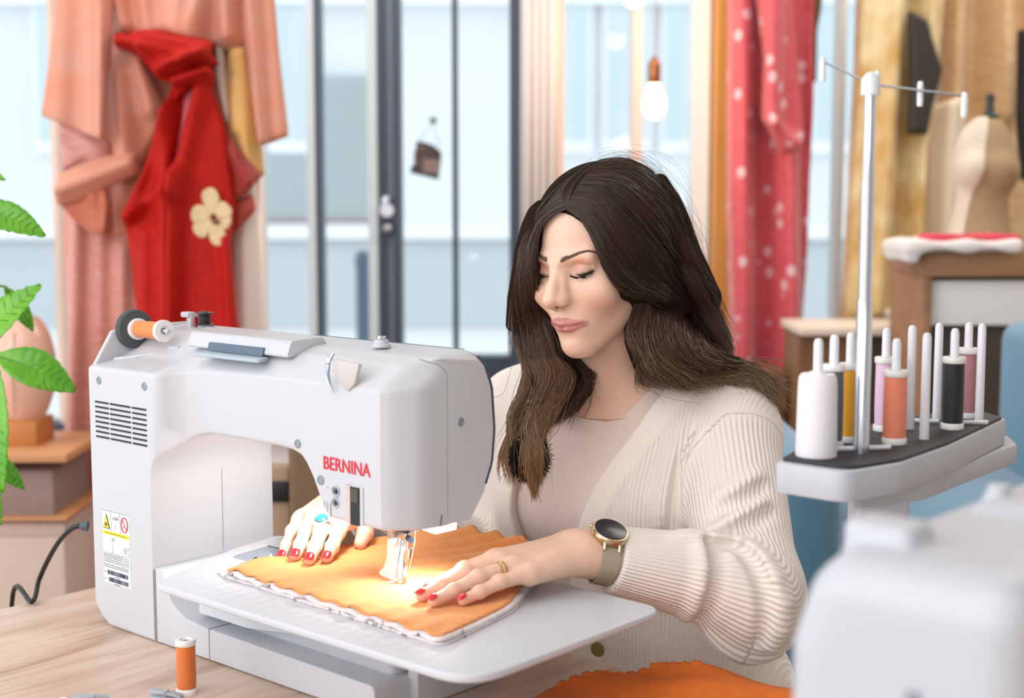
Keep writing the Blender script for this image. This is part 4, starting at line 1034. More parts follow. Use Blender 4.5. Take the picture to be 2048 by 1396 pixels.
def knit(m):
    nt = m.node_tree; b = nt.nodes['Principled BSDF']; b.inputs['Roughness'].default_value = .9; b.inputs['Sheen Weight'].default_value = .35; b.inputs['Sheen Roughness'].default_value = .5
    b.inputs['Base Color'].default_value = (*lin('#f1e8e1'), 1)
    A = nt.nodes.new('ShaderNodeAttribute'); A.attribute_name = 'rib'; P = nt.nodes.new('ShaderNodeAttribute'); P.attribute_name = 'ribamp'
    mu = nt.nodes.new('ShaderNodeMath'); mu.operation = 'MULTIPLY'; mu.inputs[1].default_value = 2*PI
    sn = nt.nodes.new('ShaderNodeMath'); sn.operation = 'SINE'; am = nt.nodes.new('ShaderNodeMath'); am.operation = 'MULTIPLY'
    tc = nt.nodes.new('ShaderNodeTexCoord'); no = nt.nodes.new('ShaderNodeTexNoise'); no.inputs['Scale'].default_value = 700; no.inputs['Detail'].default_value = 2
    nt.links.new(tc.outputs['Object'], no.inputs[0])
    ad = nt.nodes.new('ShaderNodeMath'); ad.operation = 'MULTIPLY_ADD'; ad.inputs[1].default_value = .55
    nt.links.new(A.outputs['Fac'], mu.inputs[0]); nt.links.new(mu.outputs[0], sn.inputs[0]); nt.links.new(sn.outputs[0], am.inputs[0]); nt.links.new(P.outputs['Fac'], am.inputs[1])
    nt.links.new(no.outputs['Fac'], ad.inputs[0]); nt.links.new(am.outputs[0], ad.inputs[2])
    bp = nt.nodes.new('ShaderNodeBump'); bp.inputs['Strength'].default_value = .6; bp.inputs['Distance'].default_value = .0011
    nt.links.new(ad.outputs[0], bp.inputs['Height']); nt.links.new(bp.outputs[0], b.inputs['Normal'])
knit(M_card)
card = pobj('cardigan', V, Q, M_card, 'cream rib-knit cardigan worn open')
set_attr(card, 'rib', rib); set_attr(card, 'ribamp', amp)
bt = MB().lathe([(0, 0), (.0085, 0), (.0095, .0012), (.0085, .0026), (.006, .002), (0, .0018)], 20, tuple(at(1196, 1298, 1.655)-np.array(PI_)), tuple(TF)).build('button', mat('horn_button', '#8a7a45', .3), card)
# trousers, shoes: mostly under the table
HP = [t2w(.09, .02, .53), t2w(-.09, .02, .53)]; KN = [t2w(.12, .40, .50), t2w(-.10, .42, .50)]; AN = [t2w(.11, .42, .09), t2w(-.10, .44, .09)]
def trou(p):
    d = s_ell((p-TO.astype(np.float32)) @ RT.astype(np.float32), (0, -.01, .55), (.165, .12, .11))
    for h, k, n in zip(HP, KN, AN): d = smin(d, smin(s_cone(p, h, k, .082, .060), s_cone(p, k, n, .058, .042), .02), .02)
    return d
V, Q = nets(trou, (-.35, 1.28, .02), (.42, 2.0, .72), .008)
tr_ = pobj('trousers', V, Q, mat('charcoal_denim', '#35353d', .8))
for n in AN:
    def shoe(p, n=n): return smax(smin(s_ell((p-n.astype(np.float32)) @ RT.astype(np.float32), (0, .07, -.045), (.042, .13, .045)), s_cone(p, n, n-np.array([0, 0, .05]), .04, .045), .02), .004-p[:, 2], .004)
    V, Q = nets(shoe, n-np.array([.2, .2, .12]), n+np.array([.2, .2, .08]), .007); pobj('shoe', V, Q, mat('white_leather', '#e6e3df', .5))
# necklace
nk = []
for t in np.linspace(-1, 1, 40):
    nk.append(t2w(.062*math.sin(t*1.9), .052+.060*math.cos(t*1.9), .992+.042*abs(t)**2.2))
nk, nn = project_to(body_sdf, np.array(nk)); nk = nk+nn*.0012
pobj('necklace', *[x for x in (MB().tube(nk, .00045, 5).v, MB().tube(nk, .00045, 5).f)], mat('gold', '#d8b27a', .25, 1.))
# microphone with its fur windshield
mp_ = at(1060, 916, 1.606)
def furball(c, r, n, L, m, name, parent):
    u = RNG.normal(size=(n, 3)); u /= np.linalg.norm(u, axis=1)[:, None]; w = RNG.normal(size=(n, 3))*.35; s = u*np.array([1, .9, 1.25])
    P = np.stack([c+s*r, c+s*(r+L*.5)+w*L*.3, c+s*(r+L)+w*L*.9], 1); return strands(P, np.tile([.0006, .0005, .0002], (n, 1)), m, name, parent)
M_fur = mat('black_fur', '#14151a', .9)
mic = pobj('microphone', [tuple(mp_+np.array([x*.018, y*.016, z*.0225])) for x, y, z in [(math.cos(a_)*math.cos(b_), math.sin(a_)*math.cos(b_), math.sin(b_)) for a_ in np.linspace(0, 2*PI, 16, endpoint=False) for b_ in np.linspace(-1.5, 1.5, 9)]], grid_faces(16, 9, True), M_fur, 'black fur-covered clip microphone')
fur = furball(mp_, .0185, 1700, .006, M_fur, 'fur', mic); fur.parent = mic
# rings
def band(js, i, t, r, w, m, name):
    c = js[i]+(js[i+1]-js[i])*t; d = js[i+1]-js[i]; d /= np.linalg.norm(d); return MB().lathe([(r, -w), (r+.0011, -w*.6), (r+.0011, w*.6), (r, w), (r-.0004, 0)], 24, tuple(c-np.array(PI_)), tuple(d), cap=False).build(name, m, woman), c, d
M_gold = MATS['gold']
band(HLf[2][0], 0, .34, .0091, .0010, M_gold, 'ring'); band(HLf[2][0], 0, .46, .0088, .0009, M_gold, 'ring')
rg_, c, d = band(HRf[1][0], 0, .74, .0094, .0016, mat('silver', '#d9d9dc', .2, 1.), 'ring')
rg_['label'] = 'silver ring with a large oval turquoise stone'
nrm = np.array([-.10, -.40, .9]); nrm /= np.linalg.norm(nrm)
st_c = c+nrm*.0098
def turq():
    m = mat('turquoise', '#2f9ea6', .2, noise=.5, nscale=260, ncol='#1e6f6b', coat=.7); return m
MB().lathe([(.0078, 0), (.0083, .0012), (.0080, .0028), (.0074, .003)], 24, tuple(st_c-np.array(PI_)), tuple(nrm)).build('setting', MATS['silver'], rg_)
MB().lathe([(.0074, .0026), (.0070, .0042), (.0050, .0056), (.0022, .0062), (0, .0063)], 24, tuple(st_c-np.array(PI_)), tuple(nrm), cap=False).build('stone', turq(), rg_)
# wristwatch
fa = (EL-WL)/np.linalg.norm(EL-WL)
wc = WL+fa*.026
wn = np.array([-.12, -.42, .9]); wn = wn-fa*np.dot(wn, fa)*.8; wn /= np.linalg.norm(wn)
wb = np.cross(fa, wn); wb /= np.linalg.norm(wb)
def lc(v): return tuple(np.asarray(v)-np.array(PI_))
def radial(c, d):
    rr = np.linspace(.010, .045, 71); dd = body_sdf((c+rr[:, None]*d).astype(np.float32)); return float(rr[np.argmax(dd > 0)])
cc = wc+wn*(radial(wc, wn)+.0012)
wt = MB().lathe([(0, 0), (.0165, 0), (.0195, .001), (.0205, .004), (.0205, .0075), (.0190, .0098), (0, .0098)], 40, lc(cc), tuple(wn)).build('wristwatch', mat('champagne_steel', '#cbb393', .22, 1.), woman, label='round smartwatch with black face and khaki strap')
MB().lathe([(.0176, .0097), (.0178, .0104), (.017, .0107), (0, .0107)], 40, lc(cc), tuple(wn), cap=False).build('dial', mat('black_glass', '#24272c', .3, coat=.15), wt)
M_strap = mat('khaki_strap', '#a59a86', .7)
n = 44; vs = []
for i in range(n+1):
    a_ = math.radians(34)+(2*PI-math.radians(68))*i/n; o = wn*math.cos(a_)+wb*math.sin(a_); t = abs(i/n-.5)*2
    r_ = max(radial(wc+fa*x_*.008, o) for x_ in (-1, 0, 1))+.0006; w_ = .0085+.0015*t
    if t > .88: r_ = max(r_, .023)
    for x_, y_ in ((-w_, 0), (w_, 0), (w_, .0022), (-w_, .0022)): vs.append(lc(wc+fa*x_+o*(r_+y_)))
obj('strap', vs, grid_faces(n+1, 4, False, True)+[(0, 1, 2, 3), (n*4+3, n*4+2, n*4+1, n*4)], M_strap, wt, True, sharp=40)
for s in (-1, 1):
    for x_ in (-.0085, .0085):
        MB().tube([lc(cc+wb*s*.0175+fa*x_+wn*.004), lc(cc+wb*s*.0225+fa*x_-wn*.0015)], .0022, 8).build('lug', MATS['champagne_steel'], wt)
for s in (-.25, .25):
    MB().lathe([(.0022, 0), (.0022, .0025), (.0018, .003), (0, .003)], 12, lc(cc-fa*.0195*math.cos(s)+wb*.0195*math.sin(s)*1.3+wn*.005), tuple(-fa*math.cos(s)+wb*math.sin(s))).build('push_button', MATS['champagne_steel'], wt)

stool = empty('stool', tuple(t2w(0, -.02, 0)), 'round stool under the seated woman in the cream cardigan', 'stool')
MB().lathe([(0, .395), (.165, .395), (.175, .405), (.175, .425), (.165, .437), (0, .437)], 36).build('seat', mat('stool_grey', '#8d8f94', .6), stool)
MB().lathe([(.025, .05), (.025, .395)], 16).build('column', M_chrome, stool)
for k_ in range(5):
    a_ = 2*PI*k_/5; MB().tube([(0, 0, .055), (.13*math.cos(a_), .13*math.sin(a_), .05), (.24*math.cos(a_), .24*math.sin(a_), .03)], [.022, .018, .014], 8).build('leg', mat('stool_grey'), stool)
# ------------------------------------------------------------------ hair
def cap_sdf(p):
    q = (p-OHf) @ RHf*1000
    d = s_ell(q, (0, -13, 53), (77, 95, 82))
    d = smin(d, s_ell(q, (0, -52, -20), (62, 44, 75)), 25)
    d = smax(d, -s_ell(q, (0, 97, 22), (62, 50, 76)), 6)
    return d/1000
def drape_sdf(p): return np.minimum(np.minimum(cap_sdf(p)-.001, card_sdf(p)-.010), body_sdf(p)-.006)
def march(px, py, Y0=None):
    d = ray(px, py); d = d/d[1]; t = 1.42; last = (9, None)
    for _ in range(90):
        p = (CO+d*t).astype(np.float32)[None]; s = float(drape_sdf(p)[0])
        if s < .0006: return CO+d*t
        if s < last[0]: last = (s, t)
        t += max(s*.8, .001)
        if t > 1.86: break
    return CO+d*(last[1] if last[0] < .03 else (Y0 or 1.72))
def guide(pts):
    out = []
    for q_ in pts:
        out.append(at(*q_) if len(q_) > 2 else march(*q_))
    return out
def path(pts, n=40):
    P = spline(pts, 200); s = np.concatenate([[0], np.cumsum(np.linalg.norm(np.diff(P, axis=0), axis=1))]); u = np.linspace(0, s[-1], n)
    return np.stack([np.interp(u, s, P[:, i]) for i in range(3)], 1)
SHEETS = {
 'A': [[(1133, 417), (1163, 438), (1192, 488), (1214, 540), (1246, 578), (1290, 596), (1335, 606), (1380, 632), (1412, 676)],
       [(1137, 405), (1190, 428), (1235, 500), (1272, 556), (1320, 588), (1370, 622), (1412, 664), (1442, 700)],
       [(1145, 385), (1212, 400), (1275, 470), (1322, 542), (1365, 600), (1405, 645), (1440, 690, 1.70), (1470, 715, 1.69)],
       [(1160, 357), (1240, 362), (1308, 430), (1350, 505), (1385, 560), (1415, 622, 1.73), (1446, 672, 1.72), (1462, 705, 1.70)],
       [(1180, 337), (1255, 332), (1315, 375), (1354, 445), (1382, 515), (1410, 580, 1.75), (1432, 640, 1.74), (1456, 690, 1.72)],
       [(1200, 321), (1248, 317), (1298, 340), (1337, 388), (1363, 446), (1388, 515, 1.77), (1413, 570, 1.76), (1436, 630, 1.75), (1460, 678, 1.73)]],
 'B': [[(1276, 592), (1266, 630, 1.655), (1262, 675, 1.645), (1276, 720, 1.64), (1300, 770)],
       [(1300, 598), (1288, 645, 1.65), (1284, 695, 1.64), (1308, 742, 1.635), (1350, 772)],
       [(1330, 606), (1312, 655, 1.65), (1320, 712, 1.64), (1362, 752, 1.64), (1412, 768)],
       [(1358, 616), (1345, 665, 1.655), (1365, 718, 1.645), (1410, 748), (1462, 750)],
       [(1392, 640), (1385, 688, 1.665), (1415, 724, 1.66), (1462, 738), (1512, 752), (1545, 790, 1.69)],
       [(1424, 664), (1420, 702, 1.68), (1455, 722, 1.675), (1500, 736), (1538, 764, 1.70), (1578, 830, 1.72)]],
 'C': [[(1131, 417), (1098, 434), (1077, 464), (1069, 510), (1071, 560), (1080, 612, 1.70), (1092, 660, 1.70), (1104, 705, 1.69), (1112, 735, 1.68)],
       [(1128, 402), (1090, 424), (1063, 470), (1053, 530), (1053, 590), (1062, 650, 1.71), (1076, 705, 1.70), (1088, 745, 1.69)],
       [(1135, 382), (1086, 412), (1051, 472), (1040, 540), (1038, 600), (1042, 660, 1.73), (1056, 715, 1.71), (1066, 752, 1.70)],
       [(1165, 342), (1118, 372), (1076, 425), (1047, 500, 1.775), (1032, 580, 1.77), (1027, 645, 1.75), (1035, 700, 1.73), (1050, 742, 1.71)]],
 'E': [[(1133, 414), (1140, 392), (1152, 368), (1172, 345), (1198, 322)], [(1128, 410), (1122, 392), (1132, 370), (1152, 350), (1180, 328)]],
 'D': [[(1046, 700, 1.72), (1074, 755, 1.68), (1062, 812, 1.655), (1048, 865, 1.615), (1052, 915, 1.584), (1056, 958, 1.590)],
       [(1074, 690, 1.71), (1098, 745, 1.67), (1080, 800, 1.645), (1062, 850, 1.61), (1060, 905, 1.580), (1074, 1004, 1.600)],
       [(1096, 690, 1.70), (1126, 745, 1.67), (1106, 800, 1.65), (1076, 850, 1.615), (1068, 905, 1.582), (1082, 966, 1.600)],
       [(1122, 715, 1.70), (1150, 752, 1.68), (1130, 800, 1.66), (1092, 845, 1.63), (1074, 890, 1.590), (1078, 935, 1.598)]],
 'G': [[(1030, 690, 1.73), (1048, 745, 1.70), (1034, 800, 1.68), (1018, 850, 1.665), (1008, 905, 1.645), (998, 966, 1.64)],
       [(1042, 700, 1.72), (1060, 750, 1.69), (1046, 805, 1.665), (1030, 855, 1.65), (1022, 905, 1.63), (1032, 972, 1.62)]],
 'F': [[(1094, 640, 1.745), (1108, 690, 1.735), (1122, 735, 1.72), (1128, 780, 1.70), (1104, 830, 1.68)],
       [(1120, 700, 1.72), (1140, 735, 1.71), (1150, 770, 1.70), (1120, 815, 1.68), (1100, 850, 1.67)],
       [(1150, 708, 1.73), (1170, 735, 1.72), (1172, 770), (1146, 805), (1112, 840)],
       [(1176, 706, 1.73), (1184, 735, 1.72), (1182, 765), (1166, 792), (1130, 822)]]}
hair_v, hair_r, hair_t = [], [], []
GP = {}
def sheet(key, n, depth, wave, wfreq, tint0, tint1, rad=.00046, k=18, clump=14, thick=.010):
    G = np.array([path(guide(g)) for g in SHEETS[key]]); GP[key] = G; m = len(G)
    # clump centres between guides
    cu = np.sort(RNG.uniform(0, m-1, clump)); ph = RNG.uniform(0, 2*PI, clump); am = RNG.uniform(.5, 1.2, clump); dp_ = RNG.uniform(0, 1, clump)
    U = np.linspace(0, 39, k)
    for _ in range(n):
        c = RNG.integers(clump); u = np.clip(cu[c]+RNG.normal()*.75*(m-1)/max(clump/2, 3), 0, m-1.001); i = int(u); f = u-i
        P0 = G[i]*(1-f)+G[i+1]*f
        L = RNG.uniform(.86, 1.04) if RNG.uniform() > .25 else RNG.uniform(.6, .95)
        tt = np.clip(U*L, 0, 39*1.0); lo_i = np.minimum(tt.astype(int), 38); fr_ = (tt-lo_i)[:, None]
        P = P0[lo_i]*(1-fr_)+P0[np.minimum(lo_i+1, 39)]*fr_
        t = tt/39; T = np.gradient(P, axis=0); T /= np.linalg.norm(T, axis=1)[:, None]
        vw = P-CO; vw /= np.linalg.norm(vw, axis=1)[:, None]; side = np.cross(T, vw); side /= np.maximum(np.linalg.norm(side, axis=1)[:, None], 1e-6)
        env = np.clip((t-.12)/.5, 0, 1)
        dv = -vw*(depth*(dp_[c]*.6+.4*RNG.uniform()))[..., None] if False else -vw*(depth*(dp_[c]*.6+.4*RNG.uniform())*np.clip(t*5, .15, 1))[:, None]
        wv = am[c]*wave*env*np.sin(wfreq*2*PI*t+ph[c]+RNG.normal()*.25)
        wv2 = am[c]*wave*.7*env*np.cos(wfreq*2*PI*t+ph[c]+RNG.normal()*.25)
        jit = RNG.normal(size=3)*thick*.25*np.clip(t*3, .25, 1)[:, None]
        P = P+side*wv[:, None]+vw*wv2[:, None]*-1*.6+dv+jit
        if RNG.uniform() < .05 and wave > 0: P = P+side*(RNG.normal()*.010*t**1.5)[:, None]-vw*(.004*t)[:, None]
        hair_v.append(P); r = rad*RNG.uniform(.6, 1.25); hair_r.append(r*np.clip(1.15-t**3*.9, .15, 1)*np.ones(k))
        hair_t.append(np.clip(tint0+(tint1-tint0)*t**1.3+RNG.normal()*.10, 0, 1))
sheet('A', 5200, .008, .0035, 1.1, .02, .38, thick=.007, clump=40)
sheet('C', 2600, .006, .0035, 1.2, .04, .45, thick=.006, clump=18)
sheet('E', 420, .003, .0, 1., .02, .04, thick=.003, clump=16)
sheet('B', 2700, .014, .007, 1.3, .22, .80, thick=.012, clump=24)
sheet('D', 1800, .008, .0055, 1.9, .45, .98, thick=.006, clump=12)
sheet('G', 260, .008, .007, 1.7, .5, 1.0, thick=.008, clump=7)
sheet('F', 1200, .008, .005, 1.2, .22, .55, thick=.010, clump=12)
# fly-away hairs around the crown and at the shoulder tips
for _ in range(120):
    g = GP['A'][RNG.integers(3, 6)]; i0 = RNG.integers(0, 22); n_ = RNG.integers(8, 16); P = g[i0:i0+n_]; P = path(P, 18); t = np.linspace(0, 1, 18)
    out = P-h2w((0, -10, 50)); out /= np.linalg.norm(out, axis=1)[:, None]
    P = P+out*((.004+.016*RNG.uniform()*np.sin(PI*np.clip(t*RNG.uniform(.6, 1.1), 0, 1)))[:, None])+RNG.normal(size=3)*.006
    hair_v.append(P); hair_r.append(np.full(18, .00013)); hair_t.append(np.full(18, .35))
for _ in range(90):
    a_ = at(RNG.uniform(1440, 1530), RNG.uniform(715, 770), 1.70); L = RNG.uniform(.03, .09)
    dv = np.array([.9, RNG.uniform(-.3, .4), RNG.uniform(-.75, .15)]); t = np.linspace(0, 1, 18)[:, None]
    P = a_+dv*L*t+np.array([0, 0, 1])*(-.012*t*t)+np.sin(t*PI*2+RNG.uniform(0, 6))*RNG.normal(size=3)*.004
    hair_v.append(P); hair_r.append(np.linspace(.0004, .00012, 18)); hair_t.append(np.linspace(.5, .8, 18))
for px0, py0, px1, py1, px2, py2 in ((1275, 650, 1268, 720, 1330, 808), (1030, 700, 1010, 780, 985, 796), (1290, 700, 1300, 780, 1400, 808), (1190, 740, 1185, 770, 1200, 800)):
    P = path([at(px0, py0, 1.64), at(px1, py1, 1.625), at(px2, py2, 1.61)], 18); hair_v.append(P); hair_r.append(np.full(18, .00022)); hair_t.append(np.full(18, .2))
# hair mass under the strands
LK = []
for key, r0, r1, t0 in (('A', .010, .013, .30), ('B', .009, .008, .05), ('C', .009, .010, .2), ('D', .008, .003, .0), ('F', .009, .006, .0)):
    for g in GP[key]:
        gg = path(g[int(t0*39):int(39*(.62 if key == 'D' else .86))], 8)
        d_ = gg-CO; d_ /= np.linalg.norm(d_, axis=1)[:, None]; gg = gg+d_*(r0+.003)
        LK.append((gg, r0, r1))
def mass_sdf(p):
    d = cap_sdf(p)+.0035
    for gg, r0, r1 in LK:
        lo_, hi_ = gg.min(0)-.06, gg.max(0)+.06
        m_ = ((p > lo_) & (p < hi_)).all(1)
        if not m_.any(): continue
        pp = p[m_]; e = None
        for i in range(7):
            c = s_cone(pp, gg[i], gg[i+1], r0+(r1-r0)*i/7, r0+(r1-r0)*(i+1)/7); e = c if e is None else np.minimum(e, c)
        d[m_] = smin(d[m_], e, .010)
    return d
V, Q = nets(mass_sdf, (-.03, 1.50, .84), (.36, 1.92, 1.36), .0035)
def hair_mat(name, attr):
    m = bpy.data.materials.new(name); m.use_nodes = True; nt = m.node_tree; b = nt.nodes['Principled BSDF']
    A = nt.nodes.new('ShaderNodeAttribute'); A.attribute_name = 'tip'
    r = nt.nodes.new('ShaderNodeValToRGB'); e = r.color_ramp.elements
    e[0].position = 0; e[0].color = (*lin('#33241d'), 1); e[1].position = 1; e[1].color = (*lin('#a98c68'), 1); k = e.new(.45); k.color = (*lin('#583d2e'), 1)
    nt.links.new(A.outputs['Fac'], r.inputs[0]); nt.links.new(r.outputs[0], b.inputs['Base Color'])
    b.inputs['Roughness'].default_value = .38; b.inputs['Specular IOR Level'].default_value = .5
    return m
M_hair = hair_mat('dark_brown_hair', 'tip')
hm = pobj('hair', V, Q, mat('hair_undercoat', '#241813', .95, spec=.1), 'long wavy dark brown hair with lighter ends')
P = np.array(hair_v); st_ = strands(P, np.array(hair_r), M_hair, 'strands', woman); st_.parent = hm
set_attr(st_, 'tip', np.repeat(np.array([np.broadcast_to(h, (18,)) for h in hair_t]).reshape(-1), 3))
st_['kind'] = 'stuff'
# ================================================================== THINGS AROUND
def to_obj(name, V, Q, m, parent=None, e=None, label=None):
    o = e if e is not None else parent
    base = np.array(o.location) if o is not None else 0
    return obj(name, np.asarray(V)-base, Q, m, parent, True, label)

# --- the orange quilt piece on the extension table: top cloth, wadding, backing
qt = empty('quilt_piece', tuple(mw(.39, .14, .1)), 'orange quilted cloth piece with white wadding edge under the presser foot', 'fabric')
QC = [(.214, .008), (.566, -.010), (.545, .110), (.440, .288), (.283, .292), (.235, .150)]
QP = np.array(round_poly(QC, [.006, .006, .05, .012, .012, .06], 8))
def poly_sdf(x, y, P):
    n = len(P); d = np.full(x.shape, 1e9, np.float32); s = np.ones(x.shape, np.float32)
    for i in range(n):
        a, b = P[i], P[i-1]; ex, ey = b[0]-a[0], b[1]-a[1]; wx, wy = x-a[0], y-a[1]
        t = np.clip((wx*ex+wy*ey)/(ex*ex+ey*ey+1e-12), 0, 1); d = np.minimum(d, (wx-ex*t)**2+(wy-ey*t)**2)
        c = np.stack([y >= a[1], y < b[1], ex*wy > ey*wx]); s = np.where(c.all(0) | (~c).all(0), -s, s)
    return s*np.sqrt(d)
def quilt_h(u, v):
    """height of the quilt surface: seams toward the far right, ripples from the foot"""
    h = .0055
    w = u-.55*v
    seam = .0036*np.abs(np.sin((w-.165)/.030*PI))**.6
    far = np.clip((v-.06)/.16, .12, 1)
    h = h+seam*far
    h = h+.009*np.clip((v-.17)/.12, 0, 1)**2*(1+.5*np.sin(w*160))
    h = h+.0016*np.sin(u*190+v*30)*np.exp(-((v+.0)/.030)**2)
    return h
nu, nv = 150, 120; U, Vv = np.meshgrid(np.linspace(.19, .59, nu), np.linspace(-.03, .31, nv), indexing='ij')
def quilt_layer(name, inset, z0, dz, m, wig):
    d = poly_sdf(U, Vv, QP)+inset+wig*(np.sin(U*210)*.5+np.sin(U*93+1)*.5)
    Z0 = z0+quilt_h(U, Vv)*dz
    lip = .004*np.exp(-(np.minimum(d, 0)/.012)**2)*(np.sin(U*105+Vv*60)+.6)*np.clip((.30-U)/.1, .25, 1)
    Z0 = Z0+lip*(dz > .5)*.8
    keep = d < 0
    idx = -np.ones(keep.shape, int); idx[keep] = np.arange(keep.sum())
    # pull the border vertices onto the outline
    g0, g1 = np.gradient(d, U[:, 0], Vv[0]); Uo = U.copy(); Vo = Vv.copy(); nb = keep & (d > -.0036)
    Uo[nb] -= (d*g0)[nb]; Vo[nb] -= (d*g1)[nb]
    vs = [tuple(mw(a, b, c)-np.array(qt.location)) for a, b, c in zip(Uo[keep], Vo[keep], Z0[keep])]
    f = [(idx[i, j], idx[i+1, j], idx[i+1, j+1], idx[i, j+1]) for i in range(nu-1) for j in range(nv-1) if keep[i, j] and keep[i+1, j] and keep[i, j+1] and keep[i+1, j+1]]
    o = obj(name, vs, f, m, qt, True); s_ = o.modifiers.new('s', 'SOLIDIFY'); s_.thickness = .0036 if name == 'wadding' else .0021; s_.offset = -1
    return o
M_or = mat('orange_cotton', '#eb9a55', .85, noise=.10, nscale=70, bump=.35, bscale=1500, sheen=.15)
M_wad = mat('white_wadding', '#e3d9d9', .95, noise=.06, nscale=200, bump=.4, bscale=900)
quilt_layer('top_cloth', .0015, .1027, 1., M_or, .0008)
quilt_layer('wadding', -.005, .1014, .80, M_wad, .0012)
quilt_layer('backing', -.0055, .1024, .02, M_wad, .0012)
# --- orange folded cloth at the table edge
oc = empty('orange_cloth', tuple(mw(.66, .2, 0)), 'folded orange cloth lying on the table edge in front of the woman', 'fabric')
CP = np.array(round_poly([(.560, .150), (.592, .300), (.634, .314), (.76, .318), (.80, .2), (.74, .02), (.60, .05)], [.01, .01, .03, .01, .02, .02, .02], 6))
U2, V2 = np.meshgrid(np.linspace(.53, .82, 90), np.linspace(-.02, .34, 90), indexing='ij'); d2 = poly_sdf(U2, V2, CP)
g0, g1 = np.gradient(d2, U2[:, 0], V2[0]); nb_ = (d2 < 0) & (d2 > -.0065); U3, V3 = U2.copy(), V2.copy(); U3[nb_] -= (d2*g0)[nb_]; V3[nb_] -= (d2*g1)[nb_]
Z2 = .0145+.004*np.sin(U2*40+V2*22)+.003*np.sin(V2*60-U2*30)-.0*d2
Z2 = np.where(V2 > .288, Z2+.002, Z2); k2 = d2 < 0; ix = -np.ones(k2.shape, int); ix[k2] = np.arange(k2.sum())
vs = [tuple(mw(a, b, c)-np.array(oc.location)) for a, b, c in zip(U3[k2], V3[k2], Z2[k2])]
fs_ = [(ix[i, j], ix[i+1, j], ix[i+1, j+1], ix[i, j+1]) for i in range(89) for j in range(89) if k2[i, j] and k2[i+1, j] and k2[i, j+1] and k2[i+1, j+1]]
co = obj('cloth', vs, fs_, mat('deep_orange_cotton', '#dd6f1c', .85, noise=.10, nscale=70, bump=.3, bscale=1500), oc); s_ = co.modifiers.new('s', 'SOLIDIFY'); s_.thickness = .005; s_.offset = -1
# --- spool and clips on the table
spool('thread_spool', tuple(onz(370, 1392, TZ)+np.array([0, .008, 0])), 'upright orange thread spool standing on the oak table', '#d9722a', 'thread_dark_orange', r=.0098, h=.058, cap=.0107)
M_clip = mat('clip_grey', '#a9b3bd', .35)
def clip(p, ang, label):
    e = empty('sewing_clip', tuple(p), label, 'clip', 'grey sewing clips on the table', (0, 0, ang))
    MB().prism([(-.016, .0), (.014, .0), (.018, .0015), (.018, .003), (-.016, .0035)], -.005, .005, lambda a, b, c: (a, c, b+.0006)).build('lower_jaw', M_clip, e, bevel=.0006)
    MB().prism([(-.016, .0085), (-.004, .0075), (.006, .0062), (.018, .0036), (.018, .0052), (.006, .0085), (-.016, .0105)], -.005, .005, lambda a, b, c: (a, c, b)).build('upper_jaw', M_clip, e, bevel=.0006)
    MB().tube([(.002, -.0054, .002), (.001, -.0056, .009), (.003, -.0035, .0102), (.003, .0035, .0102), (.001, .0056, .009), (.002, .0054, .002)], .0007, 6).build('spring', M_chrome, e)
clip(onz(330, 1392, TZ+.004)*np.array([1, 1, 0])+np.array([0, 0, TZ]), math.radians(-8), 'grey plastic sewing clip lying beside the upright orange spool')
clip(onz(182, 1400, TZ+.004)*np.array([1, 1, 0])+np.array([0, 0, TZ]), math.radians(24), 'grey plastic sewing clip lying flat left of the orange spool')
clip(onz(124, 1402, TZ+.008)*np.array([1, 1, 0])+np.array([0, 0, TZ]), math.radians(95), 'grey plastic sewing clip pointing away, farthest from the orange spool')

# ------------------------------------------------------------------ draped cloth panels
def cloth(name, poly, Y, t, m, parent, folds=(), h=.0075, dy=0., label=None, k=None, extra=None):
    """soft panel of cloth hanging at depth Y: outline in the cloth's own plane, folds as ridges"""
    Y0 = Y+dy; P = np.array([at(x, y, Y0)[[0, 2]] for x, y in poly]); k = k or min(t*.8, .012)
    Fd = []
    for x0, y0, x1, y1, am, w in folds:
        a = at(x0, y0, Y0)[[0, 2]]; b = at(x1, y1, Y0)[[0, 2]]; Fd.append((a, b, am, w))
    def fn(p):
        x, z = p[:, 0], p[:, 2]; d2 = poly_sdf(x, z, P); yc = np.zeros_like(x)
        for a, b, am, w in Fd:
            e = b-a; L2 = float(e @ e); s_ = np.clip(((x-a[0])*e[0]+(z-a[1])*e[1])/L2, 0, 1)
            dd = (x-a[0]-e[0]*s_)**2+(z-a[1]-e[1]*s_)**2; yc = yc-am*np.exp(-dd/(w*w))
        if extra is not None: yc = yc+extra(x, z)
        return smax(d2, np.abs(p[:, 1]-(Y+dy+yc))-t, k).astype(np.float32)
    lo, hi = P.min(0), P.max(0); am = sum(abs(f[4]) for f in folds)*.6+.03
    V, Q = nets(fn, (lo[0]-.02, Y+dy-t-am-.03, lo[1]-.02), (hi[0]+.02, Y+dy+t+am*.5+.03, hi[1]+.02), h)
    return to_obj(name, V, Q, m, parent, label=label)
KY = 3.0
def silk(name, c, c2, scale=30, stretch=(1, 1, 3), bump=.2):
    return mat(name, c, .55, noise=1., ncol=c2, nscale=scale, stretch=stretch, sheen=.3, bump=bump, bscale=500)
M_ko = silk('apricot_silk', '#de8f70', '#d89a86', 5); M_kp = silk('rose_silk', '#cf8478', '#d69a8e', 40, (1, 1, 4)); M_kr = mat('red_crepe', '#bd1a10', .7, noise=1., ncol='#b0150c', nscale=30, bump=.2, bscale=500, spec=.25)
M_kd = silk('terracotta_silk', '#c4694a', '#bd5f42'); M_gold2 = silk('gold_lining', '#e3b56e', '#dba95f'); M_pinkl = mat('pink_lining', '#e2717f', .5); M_creaml = mat('cream_lining', '#f3e6db', .6)
ki = empty('kimono', tuple(at(330, 398, KY)*np.array([1, 1, 0])), 'apricot kimono hanging in the window left of the door', 'kimono')
